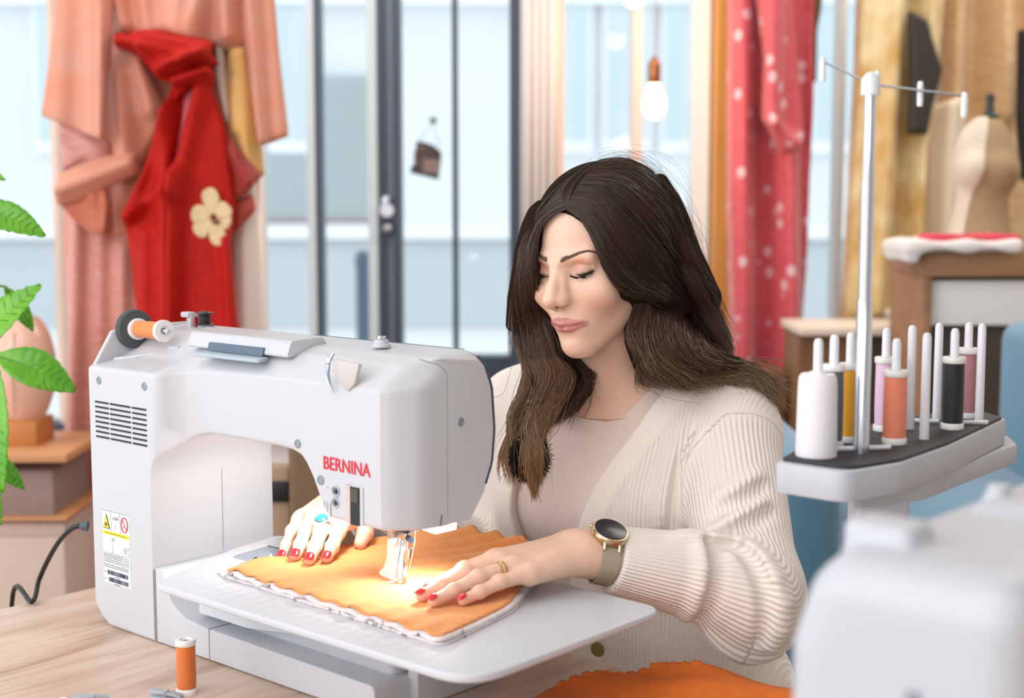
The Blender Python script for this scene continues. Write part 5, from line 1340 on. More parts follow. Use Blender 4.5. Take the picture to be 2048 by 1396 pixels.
cloth('skirt', [(132, 300), (300, 300), (330, 640), (345, 1330), (105, 1330), (120, 1100), (140, 700), (128, 460)], KY, .018, M_kp, ki, [(165, 430, 150, 1330, .03, .018), (210, 440, 205, 1330, .02, .02), (255, 500, 262, 1330, .03, .018), (300, 600, 310, 1330, .02, .02)], dy=.05)
cloth('skirt_right', [(300, 300), (520, 300), (512, 640), (505, 1330), (330, 1330), (320, 700)], KY, .018, M_kp, ki, [(400, 500, 400, 1330, .03, .02), (470, 500, 465, 1330, .02, .02)], dy=.06)
cloth('lining', [(462, 330), (512, 330), (527, 640), (520, 1000), (470, 1000), (474, 640)], KY, .012, M_creaml, ki, [(490, 350, 492, 1000, .02, .02)], dy=.025)
cloth('bodice', [(215, -120), (500, -120), (505, 90), (470, 110), (440, 95), (300, 85), (240, 80)], KY, .05, M_ko, ki, [(300, -60, 318, 75, .05, .022), (345, -60, 350, 60, .04, .02), (385, -60, 372, 70, .05, .02), (430, -40, 400, 80, .06, .025), (255, 0, 270, 60, .05, .02), (465, -60, 470, 80, .05, .02)], dy=.0)
cloth('back_panel', [(205, -100), (505, -100), (505, 300), (470, 460), (230, 470), (222, 200)], KY, .014, M_ko, ki, [(250, 0, 260, 400, .02, .02), (300, 0, 300, 400, .02, .02), (470, 60, 470, 400, .02, .02)], dy=.03)
cloth('front_fold', [(228, 110), (285, 100), (330, 215), (320, 260), (275, 345), (205, 360), (215, 240)], KY, .022, M_ko, ki, [(285, 120, 310, 220, .03, .02), (250, 150, 262, 330, .04, .025)], dy=-.02)
cloth('sleeve', [(128, -100), (238, -100), (236, 60), (226, 284), (160, 262), (86, 232), (104, 110)], KY, .02, M_ko, ki, [(205, -60, 205, 280, .05, .03), (228, -60, 226, 275, .03, .012), (150, -60, 130, 240, .02, .03)], dy=-.055)
cloth('sleeve_lining', [(122, 235), (222, 282), (220, 330), (170, 318), (124, 345)], KY, .014, silk('lilac_rose_silk', '#cf8f88', '#d9a49b'), ki, [(130, 260, 200, 300, .02, .02)], dy=-.045)
cloth('sleeve_turn', [(122, 345), (212, 312), (278, 305), (282, 345), (225, 372), (160, 402), (118, 410)], KY, .022, M_ko, ki, [(130, 380, 270, 325, .035, .02)], dy=-.05)
cloth('sleeve_hem', [(118, 404), (160, 398), (216, 368), (228, 410), (222, 466), (190, 470), (150, 440)], KY, .02, M_kd, ki, [(190, 380, 212, 460, .02, .02), (222, 372, 226, 460, .02, .01)], dy=-.04)
cloth('sleeve', [(490, -100), (544, -100), (560, 100), (579, 272), (526, 294), (508, 200), (488, 60)], KY, .02, M_ko, ki, [(505, -60, 530, 285, .04, .016), (545, -60, 568, 270, .02, .02)], dy=-.04)
cloth('gold_panel', [(462, 92), (494, 96), (512, 200), (530, 352), (506, 346), (462, 268), (450, 180)], KY, .014, M_gold2, ki, [(490, 110, 500, 330, .03, .02), (470, 110, 475, 260, .02, .012)], dy=-.03)
cloth('white_lining', [(432, 82), (446, 92), (462, 250), (452, 240), (430, 150)], KY, .012, M_creaml, ki, dy=-.035)
ob = empty('obi_sash', tuple(at(360, 398, KY)*np.array([1, 1, 0])), 'red sash with a cream flower knotted around the apricot kimono', 'sash')
cloth('wrap', [(238, 66), (262, 72), (300, 62), (350, 64), (430, 86), (436, 128), (400, 152), (345, 168), (322, 160), (282, 112), (240, 98)], KY, .035, M_kr, ob, [(250, 85, 420, 120, .04, .012), (290, 75, 425, 100, .04, .012), (330, 145, 425, 112, .05, .012), (300, 105, 380, 140, .03, .012)], dy=-.07)
cloth('knot', [(352, 160), (378, 138), (418, 130), (434, 150), (420, 178), (388, 172), (352, 205)], KY, .03, M_kr, ob, [(360, 165, 425, 145, .04, .012)], dy=-.085)
cloth('tail', [(356, 165), (336, 230), (292, 350), (250, 432), (262, 500), (282, 660), (352, 660), (350, 400), (352, 340), (385, 170)], KY, .02, M_kr, ob, [(350, 180, 262, 430, .03, .02), (345, 230, 345, 660, .05, .025), (300, 470, 300, 660, .03, .02), (270, 430, 330, 380, .02, .014)], dy=-.05)
cloth('pink_lining', [(372, 170), (402, 165), (380, 255), (350, 345), (350, 290)], KY, .012, M_pinkl, ob, dy=-.068)
cloth('tail', [(402, 150), (424, 170), (452, 262), (472, 400), (464, 470), (478, 640), (490, 700), (345, 700), (346, 480), (350, 342)], KY, .022, M_kr, ob, [(350, 345, 352, 680, .05, .018), (405, 180, 360, 380, .03, .02), (410, 300, 420, 640, .008, .03), (462, 480, 470, 680, .03, .016)], dy=-.072)
cloth('fold_back', [(452, 258), (524, 352), (500, 385), (465, 405), (458, 330)], KY, .016, silk('dark_red_crepe', '#a52a20', '#98241b'), ob, [(470, 300, 505, 370, .02, .014)], dy=-.06)
cloth('side_fold', [(466, 405), (505, 385), (512, 420), (468, 472)], KY, .014, silk('brick_red_crepe', '#bb4733', '#b03f2d'), ob, dy=-.04)
fl = MB(); yy = KY-.125
def ball2(px, py, r, dyy, mb): mb.lathe([(0, 0), (r*.75, .002), (r, .007), (r*.9, .012), (r*.5, .014), (0, .0145)], 20, tuple(at(px, py, KY+dyy)-np.array(ob.location)), (0, -1, 0))
M_app = mat('cream_applique', '#ead0a4', .7, noise=.1, nscale=60)
FC = (428, 436)
for k_, (an, L_, w_) in enumerate(((100, 62, 20), (38, 40, 21), (-20, 36, 20), (-78, 58, 20), (-140, 50, 22), (165, 48, 22))):
    ca, sa = math.cos(math.radians(an)), -math.sin(math.radians(an))
    pet = []
    for t_ in np.linspace(0, 2*PI, 16, endpoint=False):
        e_ = (.5-.5*math.cos(t_)); wv_ = 1.15*w_*math.sin(t_)*(.45+.55*e_)*(1+.07*math.sin(5*t_)); r_ = 5+(L_-5)*e_
        pet.append((FC[0]+ca*r_-sa*wv_, FC[1]+sa*r_+ca*wv_))
    cloth('petal', pet, KY, .0035, M_app, ob, h=.004, dy=-.106-.0012*(k_ % 2))
fd = MB(); fd.lathe([(0, 0), (.006, .001), (.007, .004), (0, .006)], 12, tuple(at(432, 443, KY-.112)-np.array(ob.location)), (0, -1, 0)); fd.build('flower_centre', mat('flower_brown', '#7a4a35', .7), ob)
st_k = empty('garment_stand', tuple(at(340, 398, KY+.14)*np.array([1, 1, 0])), 'slim wooden stand holding the apricot kimono', 'stand')
MB().tube([(0, 0, .03), (0, 0, 1.75)], .014, 10).build('pole', M_wood, st_k); MB().tube([(-.22, 0, 1.70), (0, 0, 1.75), (.22, 0, 1.70)], .012, 8).build('arm', M_wood, st_k)
MB().lathe([(0, 0), (.16, 0), (.16, .02), (.02, .035), (0, .035)], 28).build('base', M_wood, st_k)

# ------------------------------------------------------------------ floral robe on the right, brocade robe, pale robes
def flower_mat(name, c, c2, cf, sc, thr):
    m = silk(name, c, c2, 20); nt = m.node_tree; b = nt.nodes['Principled BSDF']; l = b.inputs['Base Color'].links[0].from_socket
    tc = nt.nodes.new('ShaderNodeTexCoord'); v = nt.nodes.new('ShaderNodeTexVoronoi'); v.inputs['Scale'].default_value = sc; v.inputs['Randomness'].default_value = 1
    nt.links.new(tc.outputs['Object'], v.inputs['Vector'])
    r = nt.nodes.new('ShaderNodeMapRange'); r.inputs['From Min'].default_value = thr; r.inputs['From Max'].default_value = thr+.07; r.inputs['To Min'].default_value = 1; r.inputs['To Max'].default_value = 0
    nt.links.new(v.outputs['Distance'], r.inputs['Value'])
    mx = nt.nodes.new('ShaderNodeMix'); mx.data_type = 'RGBA'; mx.inputs['B'].default_value = (*lin(cf), 1)
    nt.links.new(r.outputs['Result'], mx.inputs['Factor']); nt.links.new(l, mx.inputs['A']); nt.links.new(mx.outputs['Result'], b.inputs['Base Color'])
    return m
M_fl = flower_mat('crimson_flower_silk', '#cf5560', '#c64a55', '#dcb4bf', 15, .19)
FYr = 3.95
fr_ = empty('floral_robe', tuple(at(1540, 398, FYr)*np.array([1, 1, 0])), 'crimson robe with small pale flowers hanging right of the amber post', 'kimono')
cloth('body', [(1458, -120), (1624, -120), (1622, 200), (1612, 500), (1596, 735), (1540, 742), (1462, 720), (1455, 400)], FYr, .05, M_fl, fr_, [(1478, -100, 1480, 730, .05, .03), (1525, 250, 1520, 730, -.05, .03), (1568, 300, 1575, 735, .06, .03), (1606, -50, 1600, 700, -.03, .02)], h=.010)
cloth('sleeve_fold', [(1500, -120), (1572, -120), (1590, 120), (1606, 270), (1590, 300), (1560, 308), (1535, 262), (1520, 240), (1524, 120)], FYr, .03, M_fl, fr_, [(1545, -100, 1535, 230, .06, .03), (1540, 255, 1585, 290, .05, .02)], h=.010, dy=-.08)
M_br = mat('gold_brocade', '#c59a52', .6, noise=1., ncol='#e3d0a0', nscale=9, sheen=.2, bump=.3, bscale=120)
BY = 3.85
br_ = empty('brocade_robe', tuple(at(1790, 398, BY)*np.array([1, 1, 0])), 'gold brocade robe hanging behind the tall thread stand pole', 'kimono')
cloth('body', [(1722, -120), (1890, -120), (1862, 200), (1838, 300), (1832, 500), (1826, 628), (1686, 640), (1700, 400), (1715, 100)], BY, .05, M_br, br_, [(1790, -100, 1740, 620, .05, .03), (1820, 0, 1790, 620, -.04, .03), (1850, -80, 1815, 620, .05, .025)], h=.011)
cloth('dark_lining', [(1815, 20), (1850, 40), (1882, 140), (1864, 210), (1852, 268), (1814, 268), (1820, 150)], BY, .02, mat('near_black_silk', '#2e2722', .6), br_, h=.009, dy=-.09)
cloth('pale_hem', [(1738, 618), (1815, 612), (1822, 640), (1742, 640)], BY, .05, mat('cream_hem', '#e7ddcb', .7), br_, h=.010, dy=-.03)
PY = 4.0
pr_ = empty('sand_robe', tuple(at(1960, 398, PY)*np.array([1, 1, 0])), 'sand coloured silk robe hanging behind the dress form', 'kimono')
M_sand = silk('sand_silk', '#dfbd93', '#cfa878')
cloth('body', [(1870, -120), (2110, -120), (2090, 230), (2060, 500), (1880, 510), (1850, 300), (1868, 180)], PY, .05, M_sand, pr_, [(1900, -100, 1890, 220, .06, .03), (1945, -100, 1935, 230, -.05, .03), (1985, -100, 1995, 230, .07, .03), (2030, -100, 2040, 260, -.06, .03), (1900, 240, 1885, 500, .05, .03)], h=.011)
cloth('cream_panel', [(1852, 215), (1930, 190), (1925, 300), (1918, 480), (1848, 480), (1846, 300)], PY, .03, mat('ecru_silk', '#eddcc4', .6), pr_, [(1890, 210, 1880, 480, .04, .03)], h=.011, dy=-.10)
bk = empty('black_garment', tuple(at(2060, 398, 3.8)*np.array([1, 1, 0])), 'black garment hanging at the right border beside the dress form', 'garment')
cloth('body', [(2040, 60), (2120, 60), (2120, 370), (2046, 360), (2036, 240)], 3.8, .03, mat('black_wool', '#1c1e24', .8), bk, h=.012)
gr = empty('olive_garment', tuple(at(1640, 398, 4.05)*np.array([1, 1, 0])), 'olive brown garment hanging between crimson and brocade robes', 'garment')
cloth('body', [(1600, -120), (1652, -120), (1640, 20), (1632, 60), (1630, 165), (1606, 165), (1612, 40)], 4.05, .03, mat('olive_wool', '#6f5a3a', .8), gr, h=.011)
rail = empty('clothes_rail', (0, 3.98, 2.2), 'wooden clothes rail carrying the robes on the right', 'rail')
MB().tube([(float(at(1440, 0, 3.98)[0]), 0, 0), (2.3, 0, 0)], .015, 10).build('rail_bar', M_wood, rail)
for x in (.72, 2.2): MB().tube([(x, 0, 0), (x, 0, .8)], .008, 8).build('hanger_rod', M_wood, rail)
# --- dress form on the sideboard
DY = 3.3
db = empty('dress_form', tuple(at(1962, 494, DY)), 'beige linen dress form with a dark neck finial on the sideboard', 'dress form')
M_lin = mat('beige_linen', '#a98e6c', .85, noise=.08, nscale=80); M_lin2 = mat('ecru_wrap', '#ddcdbb', .85, noise=.06, nscale=60)
def dpx(dx, py): return np.array([dx*DY/FPX, 0, float(at(1024, py, DY)[2]-db.location[2])])
def form(p):
    d = None
    for c, r in ((dpx(2, 300), (.062, .05, .07)), (dpx(8, 345), (.072, .062, .055)), (dpx(0, 430), (.060, .05, .08)), (dpx(-4, 480), (.07, .058, .04))):
        e = s_ell(p, c, r); d = e if d is None else smin(d, e, .04)
    d = smin(d, s_cone(p, dpx(6, 295), dpx(8, 258), .030, .023), .03)
    for s in (-1, 1): d = smin(d, s_sph(p, dpx(s*26-6, 340)+np.array([0, -.045, 0]), .030), .025)
    return smax(d, -(p[:, 2]-.003), .004)
V, Q = nets(form, (-.14, -.12, -.02), (.14, .12, .34), .006); obj('torso', V, Q, M_lin, db)
def wrap(p): return np.maximum(form(p)-.004, np.maximum(p[:, 0]*1.0+.02-(.10-p[:, 2])*.35, -9))
V, Q = nets(lambda p: smax(form(p)-.004, (p[:, 0]+.034-.2*(p[:, 2]-.12)).astype(np.float32), .006), (-.14, -.12, -.02), (.14, .12, .34), .006); obj('wrap', V, Q, M_lin2, db)
MB().lathe([(.020, 0), (.024, .004), (.012, .012), (.008, .03), (.011, .045), (.006, .055), (0, .057)], 20, tuple(dpx(8, 236))).build('finial', mat('dark_green_black', '#26332f', .4), db)
# --- sideboard with cloths
sb_ = empty('sideboard', tuple(at(1832, 398, 3.3)*np.array([1, 1, 0])), 'brown wooden sideboard with white front under the dress form', 'sideboard')
sx = lambda px: float(at(px+25, 398, 3.15)[0])-sb_.location[0]
szz = lambda py: float(at(1024, py, 3.15)[2])
M_bw = mat('brown_wood', '#a77a57', .5, noise=.2, nscale=5, stretch=(1, 6, 6))
MB().box((sx(1826), -.17, szz(553)), (sx(2300), .13, szz(502))).build('top', M_bw, sb_, bevel=.004)
MB().box((sx(1826), -.15, 0), (sx(1845), .12, szz(553))).build('post', M_bw, sb_, bevel=.002)
MB().box((sx(1845), -.13, szz(652)), (sx(2300), -.11, szz(562))).build('front_panel', mat('white_panel', '#f1efef', .6), sb_, bevel=.002)
MB().box((sx(1845), -.10, 0), (sx(2300), .12, szz(553))).build('carcass', mat('dark_brown_wood', '#4c4038', .6), sb_)
tr1 = empty('folded_cloth', tuple(at(1900, 500, 3.12)), 'white cloth draped over the sideboard corner', 'cloth')
def clo(p): 
    a = s_box(p, (.02, .06, .010), (.125, .10, .012), .01); a = smin(a, s_box(p, (-.092, .06, -.008), (.014, .09, .018), .01), .02); return a+.004*np.sin(p[:, 0]*60)*np.sin(p[:, 1]*50)
V, Q = nets(clo, (-.16, -.08, -.05), (.18, .20, .06), .005); obj('cloth', V, Q, mat('white_cotton', '#ece4e2', .8), tr1)
tr2 = empty('red_ribbon_cloth', tuple(at(1920, 490, 3.12)+np.array([0, 0, .012])), 'red cloth strip lying on the white cloth by the dress form', 'cloth')
def clo2(p): return s_box(p, (.03, .03, .004), (.10, .04, .006), .004)+.003*np.sin(p[:, 0]*50+p[:, 1]*30)
V, Q = nets(clo2, (-.1, -.04, -.02), (.16, .1, .03), .004); obj('cloth', V, Q, mat('coral_red_cotton', '#d8485a', .8), tr2)
# --- low dark cabinet and window bench behind the thread stand
cb = empty('bench', tuple(at(1720, 398, 3.5)*np.array([1, 1, 0])), 'low brown window bench behind the thread stand', 'bench')
bx = lambda px: float(at(px, 398, 3.5)[0])-cb.location[0]
bz = lambda py: float(at(1024, py, 3.5)[2])
MB().box((bx(1600), -.05, bz(668)), (bx(1828), .22, bz(652))).build('top', mat('pale_bench_top', '#e6d6c6', .5), cb, bevel=.003)
MB().box((bx(1605), .0, 0), (bx(1735), .20, bz(668))).build('front', mat('chestnut_wood', '#8a6240', .5, noise=.2, nscale=5), cb)
MB().box((bx(1735), .0, 0), (bx(1825), .20, bz(668))).build('recess', mat('dark_brown_wood'), cb)
bo_ = empty('brown_cabinet', tuple(at(1500, 398, 3.6)*np.array([1, 1, 0])), 'brown wooden cabinet below the crimson robe', 'cabinet')
MB().box((-.35, 0, 0), (.10, .2, float(at(1024, 745, 3.6)[2]))).build('body', MATS['chestnut_wood'], bo_, bevel=.004)
MB().box((-.33, -.015, .05), (-.13, 0, float(at(1024, 745, 3.6)[2])-.04)).build('door', MATS['chestnut_wood'], bo_, bevel=.003)
MB().box((-.12, -.015, .05), (.08, 0, float(at(1024, 745, 3.6)[2])-.04)).build('door', MATS['chestnut_wood'], bo_, bevel=.003)
ins = empty('chair', tuple(at(600, 398, 2.45)*np.array([1, 1, 0])), 'brown upholstered chair with tan wooden post seen through the machine arm', 'chair')
cx = lambda px: float(at(px, 398, 2.45)[0])-ins.location[0]
cz = lambda py: float(at(1024, py, 2.45)[2])
M_lea = mat('brown_leather', '#7a5c42', .6, noise=.1, nscale=60)
MB().box((cx(572), -.03, cz(1230)), (cx(760), .03, cz(870))).build('backrest', M_lea, ins, bevel=.012, seg=3)
MB().box((cx(500), .0, .0), (cx(569), .05, cz(935))).build('side_post', mat('tan_wood', '#a98c76', .5), ins, bevel=.006)
MB().box((cx(520), -.01, cz(1002)), (cx(570), .03, cz(962))).build('bracket', M_blk, ins, bevel=.003)
MB().box((cx(572), -.02, .40), (cx(760), .42, .46)).build('seat', M_lea, ins, bevel=.012)
for x_ in (cx(580), cx(750)):
    for y_ in (.0, .4): MB().box((x_-.015, y_-.015, 0), (x_+.015, y_+.015, .40)).build('leg', MATS['tan_wood'], ins)
# --- blue armchair
bl_ = empty('blue_armchair', tuple(at(1800, 398, 2.35)*np.array([1, 1, 0])), 'blue upholstered armchair behind the woman and the thread stand', 'armchair')
ax_ = lambda px: float(at(px, 398, 2.35)[0])-bl_.location[0]
az = lambda py: float(at(1024, py, 2.35)[2])
M_blue = mat('blue_velvet', '#5b8fae', .8, noise=.12, nscale=8, sheen=.4)
MB().box((ax_(1545), -.10, .08), (ax_(1680), .62, az(900))).build('armrest', M_blue, bl_, bevel=.04, seg=4)
MB().box((ax_(1680), -.05, .08), (ax_(2300), .62, az(1040))).build('seat', M_blue, bl_, bevel=.04, seg=4)
MB().box((.9626-bl_.location[0]+.03, .30, .1), (ax_(2330), .55, float(at(1024, 660, 2.65)[2]))).build('backrest', M_blue, bl_, bevel=.05, seg=4)
for x_ in (ax_(1560), ax_(2300)):
    for y_ in (-.05, .55): MB().lathe([(.018, 0), (.025, .10)], 12, (x_, y_, 0)).build('leg', M_bw, bl_)
# --- left shelf: vase, wooden block, boxes
SY = 2.7
sh_ = empty('shelf_unit', tuple(at(30, 905, SY)*np.array([1, 1, 0])), 'light wooden shelf unit under the left window', 'shelf')
shx = lambda px: float(at(px, 398, SY)[0])-sh_.location[0]
shz = lambda py: float(at(1024, py, SY)[2])
M_lw = mat('light_orange_wood', '#d89c6c', .5, noise=.15, nscale=5, stretch=(1, 6, 6))
MB().box((shx(-420), -.02, shz(922)), (shx(122), .26, shz(905))).build('board', M_lw, sh_, bevel=.002)
MB().box((shx(-420), .0, shz(1042)), (shx(112), .26, shz(1036))).build('board', M_lw, sh_, bevel=.001)
for x_ in (shx(-420)+.012, shx(-400)+.2): MB().box((x_-.01, .02, 0), (x_+.01, .25, shz(922))).build('upright', M_lw, sh_)
g1 = empty('grey_box', tuple(at(20, 1036, SY+.02)), 'mauve grey fabric box on the middle board of the left shelf', 'box')
MB().box((-.30, 0, .0), (float(at(112, 398, SY)[0]-at(20, 398, SY)[0]),   .23, shz(940)-shz(1036))).build('box', mat('mauve_grey_felt', '#9c8680', .9, noise=.06, nscale=30), g1, bevel=.006)
g2 = empty('cream_box', tuple(at(20, 398, SY+.02)*np.array([1, 1, 0])), 'beige box standing below the mauve box on the left shelf', 'box')
MB().box((-.30, 0, 0), (float(at(106, 398, SY)[0]-at(20, 398, SY)[0]), .23, shz(1048))).build('box', mat('beige_board', '#d4bfb3', .8), g2, bevel=.006)
MB().box((-.302, -.003, shz(1048)-.03), (float(at(106, 398, SY)[0]-at(20, 398, SY)[0])+.003, .233, shz(1048)-.003)).build('lid', mat('beige_lid', '#cbb2a6', .8), g2, bevel=.003)
va = empty('vase', tuple(at(55, 892, SY+.12)), 'translucent peach vase on a wooden block base', 'vase')
k_ = (SY+.12)/FPX
MB().box((-48*k_, -.055, 0), (38*k_, .055, 58*k_)).build('wooden_base', mat('orange_wood_block', '#c9803f', .5, noise=.15, nscale=6), va, bevel=.004)
pf = [(0, 58), (34, 58), (44, 75), (56, 110), (62, 150), (60, 190), (52, 225), (40, 250), (30, 262), (28, 262), (38, 248), (50, 222), (57, 190), (59, 150), (53, 112), (41, 80), (32, 64), (0, 64)]
MB().lathe([(a_*k_, b_*k_) for a_, b_ in pf], 36, (0, 0, 0), cap=False).build('vessel', mat('peach_ceramic', '#e2b5a0', .25, coat=.4), va)
MB().tube([(-.001, -.0615, 70*k_), (-.002, -.066, 150*k_), (.0, -.05, 235*k_)], .0012, 6).build('seam_line', mat('vase_line', '#a5766a', .5), va)
# --- potted plant: leaves reaching in from the left
def leaf_mat():
    m = mat('leaf_green', '#4f9a1c', .35, noise=.35, nscale=14, ncol='#6fb52a', coat=.2); b = m.node_tree.nodes['Principled BSDF']; b.inputs['Subsurface Weight'].default_value = .15
    b.inputs['Subsurface Radius'].default_value = (.3, 1, .1); b.inputs['Subsurface Scale'].default_value = .01; return m
M_leaf = leaf_mat(); M_rib = mat('leaf_rib', '#3f7d1d', .4); M_tip = mat('leaf_tip_dry', '#d9c9a0', .6)
pt = empty('potted_plant', tuple(at(-260, 398, 2.0)*np.array([1, 1, 0])), 'green leafy pot plant reaching in beside the left window', 'plant')
def leaf(base, tip, w, sag, yaw, Y0, Y1, label=None, dry=False):
    a = at(*base, Y0); b = at(*tip, Y1); ax = b-a; L = np.linalg.norm(ax); ax /= L
    up = np.array([math.sin(yaw)*.6, -.75, .55]); up -= ax*np.dot(up, ax); up /= np.linalg.norm(up); sd = np.cross(ax, up)
    n_, m_ = 22, 9; vs = []
    for i in range(n_):
        t = i/(n_-1); c = a+ax*L*t+up*(sag*math.sin(PI*t)); wd = w*(math.sin(PI*min(1, t*.94+.03))**.85)*(1.08-.35*t)
        for j in range(m_):
            s_ = (j/(m_-1)-.5)*2; vs.append(tuple(c+sd*wd*s_+up*(.20*wd*abs(s_)+.0018*math.sin(t*55+abs(s_)*2)*min(1, abs(s_)*2))-np.array(pt.location)))
    o = obj('leaf', vs, grid_faces(n_, m_), M_leaf, pt); md = o.modifiers.new('s', 'SOLIDIFY'); md.thickness = .0008
    mr = MB().tube([tuple(a+ax*L*t+up*(sag*math.sin(PI*t)-.0008)-np.array(pt.location)) for t in np.linspace(0, .96, 14)], np.linspace(.0018, .0005, 14), 6)
    for t in np.linspace(.14, .84, 9):
        c = a+ax*L*t+up*(sag*math.sin(PI*t)); wd = w*(math.sin(PI*min(1, t*.94+.03))**.85)*(1.08-.35*t)
        for s_ in (-1, 1): mr.tube([tuple(c-np.array(pt.location)), tuple(c+ax*wd*.30+sd*wd*s_*.5+up*.10*wd-np.array(pt.location)), tuple(c+ax*wd*.55+sd*wd*s_*.86+up*.17*wd-np.array(pt.location))], [.0006, .0005, .0002], 4)
    mr.build('leaf_rib', M_rib, o); o.children[0].location = (0, -.0006, .0002)
    return o
leaf((-60, 420), (90, 472), .026, .012, .3, 1.95, 1.95)
leaf((-70, 720), (82, 570), .030, .008, -.2, 1.93, 1.97)
leaf((-6, 712), (150, 782), .031, .010, .3, 1.90, 1.92)
leaf((-8, 730), (6, 985), .026, .010, -.4, 1.90, 1.88, dry=True)
leaf((-40, 900), (48, 978), .016, .006, .3, 1.98, 2.0)
leaf((-20, 930), (2, 1050), .014, .006, -.3, 1.93, 1.93)
leaf((-90, 330), (10, 360), .014, .006, .2, 2.0, 2.0)
leaf((10, 575), (66, 662), .014, .004, .3, 2.0, 2.02)
sp_ = MB(); L_ = lambda x, y, Y: tuple(at(x, y, Y)-np.array(pt.location))
sp_.tube([L_(-260, 1500, 2.0), L_(-200, 1000, 1.98), L_(-120, 780, 1.95), L_(-40, 716, 1.91), L_(-4, 711, 1.90)], [.010, .008, .005, .003, .002], 8)
sp_.tube([L_(-200, 1000, 1.98), L_(-170, 700, 1.98), L_(-60, 560, 1.99), L_(12, 574, 2.0), L_(40, 600, 2.0)], [.008, .006, .003, .002, .0015], 8)
sp_.tube([L_(-170, 700, 1.98), L_(-150, 480, 1.97), L_(-60, 420, 1.95)], [.005, .003, .002], 8)
sp_.tube([L_(-40, 716, 1.91), L_(-30, 850, 1.92), L_(-22, 930, 1.93)], [.003, .002, .0015], 8)
sp_.build('stem', mat('stem_green', '#6c8a3a', .5), pt)
zf = 0; pz = MB().lathe([(0, 0), (.11, 0), (.15, .26), (.155, .28), (.14, .28), (.135, .25), (0, .25)], 28, (0, 0, 0)).build('pot', mat('terracotta_pot', '#c4907a', .7), pt)
po = MB().tube([(0, 0, .24), (.01, 0, .4), L_(-260, 1500, 2.0)], [.014, .012, .010], 8).build('trunk', mat('plant_bark', '#8a7a5c', .8), pt)

# ------------------------------------------------------------------ foreground right: second machine with a ten-spool thread stand
M_f2 = mat('overlock_white', '#bbbfc8', .4)
FL0 = np.array([.1696, .783, TZ])
fm = empty('embroidery_machine', tuple(FL0), 'large white machine out of focus below the thread stand', 'sewing machine', rot=MROT)
FI = (Matrix.Translation(fm.location) @ Matrix.Rotation(-MA, 4, 'Z')).inverted()
ZT_ = 1.026; zt2 = .313
def fmach(p):
    z = p[:, 2]; q = p.copy(); q[:, 0] = p[:, 0]+.016*np.clip((.305-z)/.05, 0, 1)*np.clip((.06-p[:, 0])/.06, 0, 1)
    d = s_box(q, (.0590, .200, zt2/2), (.0655, .200, zt2/2), .026)
    d = smin(d, s_box(p, (.020, .050, zt2-.001), (.022, .016, .014), .006), .008)
    return smin(d, s_box(p, (.06, .26, zt2), (.035, .10, .006), .005), .01)
V, Q = nets(fmach, (-.05, -.04, -.01), (.20, .44, .36), .005); obj('body', V, Q, M_f2, fm)
MB().lathe([(0, 0), (.0042, 0), (.0046, .001), (.003, .0015), (0, .001)], 14, tuple(FI @ Vector(onplane(1826, 1394, FL0, E2)-E2*.0004)), (0, -1, 0)).build('screw', M_scr, fm)
MB().lathe([(.010, 0), (.010, .006), (.007, .010), (.007, .014), (0, .015)], 18, tuple(FI @ Vector(onz(1996, 1012, TZ+zt2-.002)))).build('thread_stud', M_f2, fm)
MB().box((.1240, .05, .02), (.1255, .36, .26)).build('side_panel', mat('warm_side_panel', '#cdc6c6', .4), fm, bevel=.0006)
# thread stand tray
ts = empty('thread_stand', tuple(onz(1740, 900, ZT_)), 'white thread stand with black tray, rows of pins and a tall chrome pole', 'thread stand')
def tl(px, py, z=ZT_): return onz(px, py, z)-np.array(ts.location)
tray = [tl(*q_)[:2] for q_ in ((1552, 918), (1690, 938), (1800, 920), (1900, 885), (2012, 832), (1968, 820), (1880, 822), (1760, 842), (1640, 868))]
tray = round_poly([tuple(q_) for q_ in tray], [.004, .02, .05, .05, .006, .01, .06, .06, .02], 5)
MB().prism(tray, -.031, -.003).build('tray', M_f2, ts, bevel=.002)
arm_ = [tuple(tl(*q_, ZT_-.031)[:2]) for q_ in ((1690, 976), (1850, 958), (2034, 888), (2014, 868), (1800, 932))]
MB().prism(round_poly(arm_, .006, 4), -.052, -.0312).build('support_arm', M_f2, ts, bevel=.002)
pc_ = tl(1760, 890)
MB().prism(round_poly([(pc_[0]-.026, pc_[1]-.02), (pc_[0]+.026, pc_[1]-.02), (pc_[0]+.026, pc_[1]+.02), (pc_[0]-.026, pc_[1]+.02)], .008), TZ+.012-ZT_, -.03).build('post', M_f2, ts, bevel=.003)
MB().prism(round_poly([(pc_[0]-.05, pc_[1]-.035), (pc_[0]+.06, pc_[1]-.035), (pc_[0]+.06, pc_[1]+.035), (pc_[0]-.05, pc_[1]+.035)], .015), TZ+.0005-ZT_, TZ+.013-ZT_).build('foot', M_f2, ts, bevel=.003)
ctr = np.mean(np.array(tray), 0)
inn = [tuple(ctr+(np.array(q_)-ctr)*.955) for q_ in tray]
MB().prism(inn, -.004, .0).build('tray_mat', mat('tray_black', '#23262b', .6), ts, bevel=.0005)
M_pin = mat('pin_white', '#e3e6ee', .35)
PINS = [(1632, 912, 676), (1664, 894, 668), (1697, 884, 664), (1768, 862, 655), (1788, 888, 676), (1819, 858, 650), (1848, 878, 665), (1873, 838, 645), (1904, 858, 656), (1932, 836, 644), (1958, 840, 646)]
PB = []
for x_, yb, yt in PINS:
    b_ = onz(x_, yb, ZT_); t_ = at(x_-1, yt, b_[1]); hgt = t_[2]-ZT_; PB.append((b_, hgt))
    MB().lathe([(.0050, -.002), (.0047, .004), (.0044, hgt-.005), (.0032, hgt-.001), (0, hgt)], 12, tuple(b_-np.array(ts.location))).build('pin', M_pin, ts)
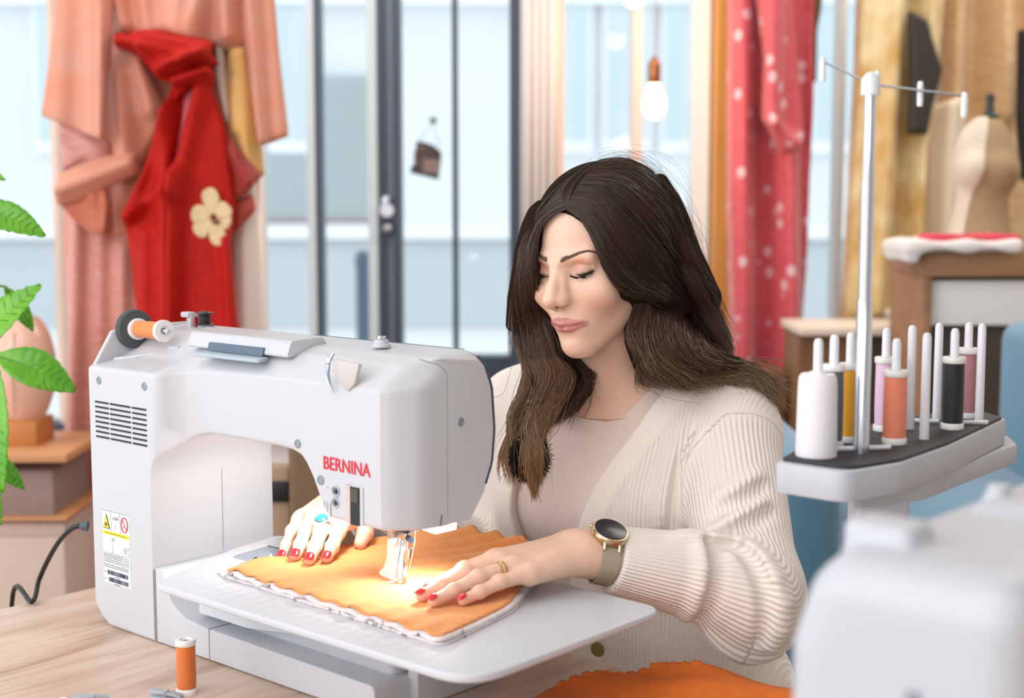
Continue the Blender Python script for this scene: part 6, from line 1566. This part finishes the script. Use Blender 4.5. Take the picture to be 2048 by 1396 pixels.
pb = onz(1722, 905, ZT_); ph_ = float(at(1742, 168, pb[1])[2])-ZT_
lean = np.array([.0, 0, 0])
pl_ = tuple(pb-np.array(ts.location))
MB().lathe([(.0072, -.003), (.0072, ph_*.42), (.0062, ph_*.425), (.0062, ph_*.74), (.0054, ph_*.745), (.0054, ph_)], 18, pl_).build('pole', mat('pole_chrome', '#d5dae4', .18, .95), ts)
top_ = np.array(pl_)+np.array([0, 0, ph_])
gd = MB(); A_ = at(1640, 120, pb[1]+.03)-np.array(ts.location); B_ = at(1930, 192, pb[1]-.02)-np.array(ts.location)
gd.tube([A_, top_, B_], .0012, 6)
for x_, y_ in ((1642, 128), (1660, 150)): pass
gd.build('guide_bar', mat('guide_bar_grey', '#8f949c', .3, .8), ts)
for px, py, ex in ((1646, 130, 0), (1757, 178, 0), (1843, 186, 0), (1929, 204, 0)):
    f_ = (px-1640)/290; c_ = A_*(1-f_)+B_*f_
    MB().lathe([(0, -.019), (.0024, -.019), (.0028, -.016), (.0028, .0), (.0022, .003), (0, .0035)], 14, tuple(c_)).build('thread_clip', mat('hook_white', '#e8ebf2', .3), ts)
MB().lathe([(.0085, -.010), (.0085, .004), (.004, .010), (0, .011)], 16, tuple(top_)).build('pole_cap', M_pin, ts)
def pins_spool(i, c, cn, label, h, r, cap, cone=False):
    b_, hg = PB[i]
    if cone:
        e = empty('thread_spool', tuple(b_), label, 'thread spool', 'spools on the thread stand')
        MB().lathe([(.0045, .0005), (.0185, .0005), (.0188, .004), (.0178, h-.012), (.0170, h-.003), (.0150, h), (.0045, h)], 28, cap=False).build('thread', thread_mat(cn, c), e)
        MB().lathe([(.0037, h-.002), (.0075, h-.002), (.0075, h+.002), (.0037, h+.002)], 16, cap=False).build('cone_core', M_cap, e)
        return e
    return spool('thread_spool', tuple(b_+np.array([0, 0, .0004])), label, c, cn, r, h, group='spools on the thread stand', cap=cap)
px2m = lambda i: PB[i][0][1]/FPX
pins_spool(0, '#e9e7ee', 'thread_white', 'big white thread cone at the front left of the black tray', 168*px2m(0), .016, .017, True)
pins_spool(1, '#5e6068', 'thread_grey', 'dark grey thread spool half hidden behind the white cone', 168*px2m(1), .0095, .0108)
pins_spool(2, '#f0ae25', 'thread_yellow', 'yellow thread spool left of the chrome pole', 160*px2m(2), .0098, .0112)
pins_spool(3, '#e7c6e2', 'thread_lilac', 'pale pink thread spool behind the salmon one', 150*px2m(3), .0098, .0112)
pins_spool(4, '#ee8a6c', 'thread_salmon', 'salmon thread spool right of the chrome pole', 150*px2m(4), .0108, .0118)
pins_spool(8, '#15181f', 'thread_ink', 'black thread spool on the right half of the tray', 146*px2m(8), .0105, .0116)
pins_spool(9, '#b97f86', 'thread_mauve', 'mauve thread spool at the far right end of the tray', 142*px2m(9), .0095, .0112)
for (x0, y0), (x1, y1) in (((1650, 905), (1780, 900)), ((1822, 846), (1878, 848)), ((1925, 850), (1975, 850))):
    MB().tube([tl(x0, y0)+np.array([0, 0, .003]), tl(x1, y1)+np.array([0, 0, .003])], .0022, 8).build('tray_rib', M_pin, ts)
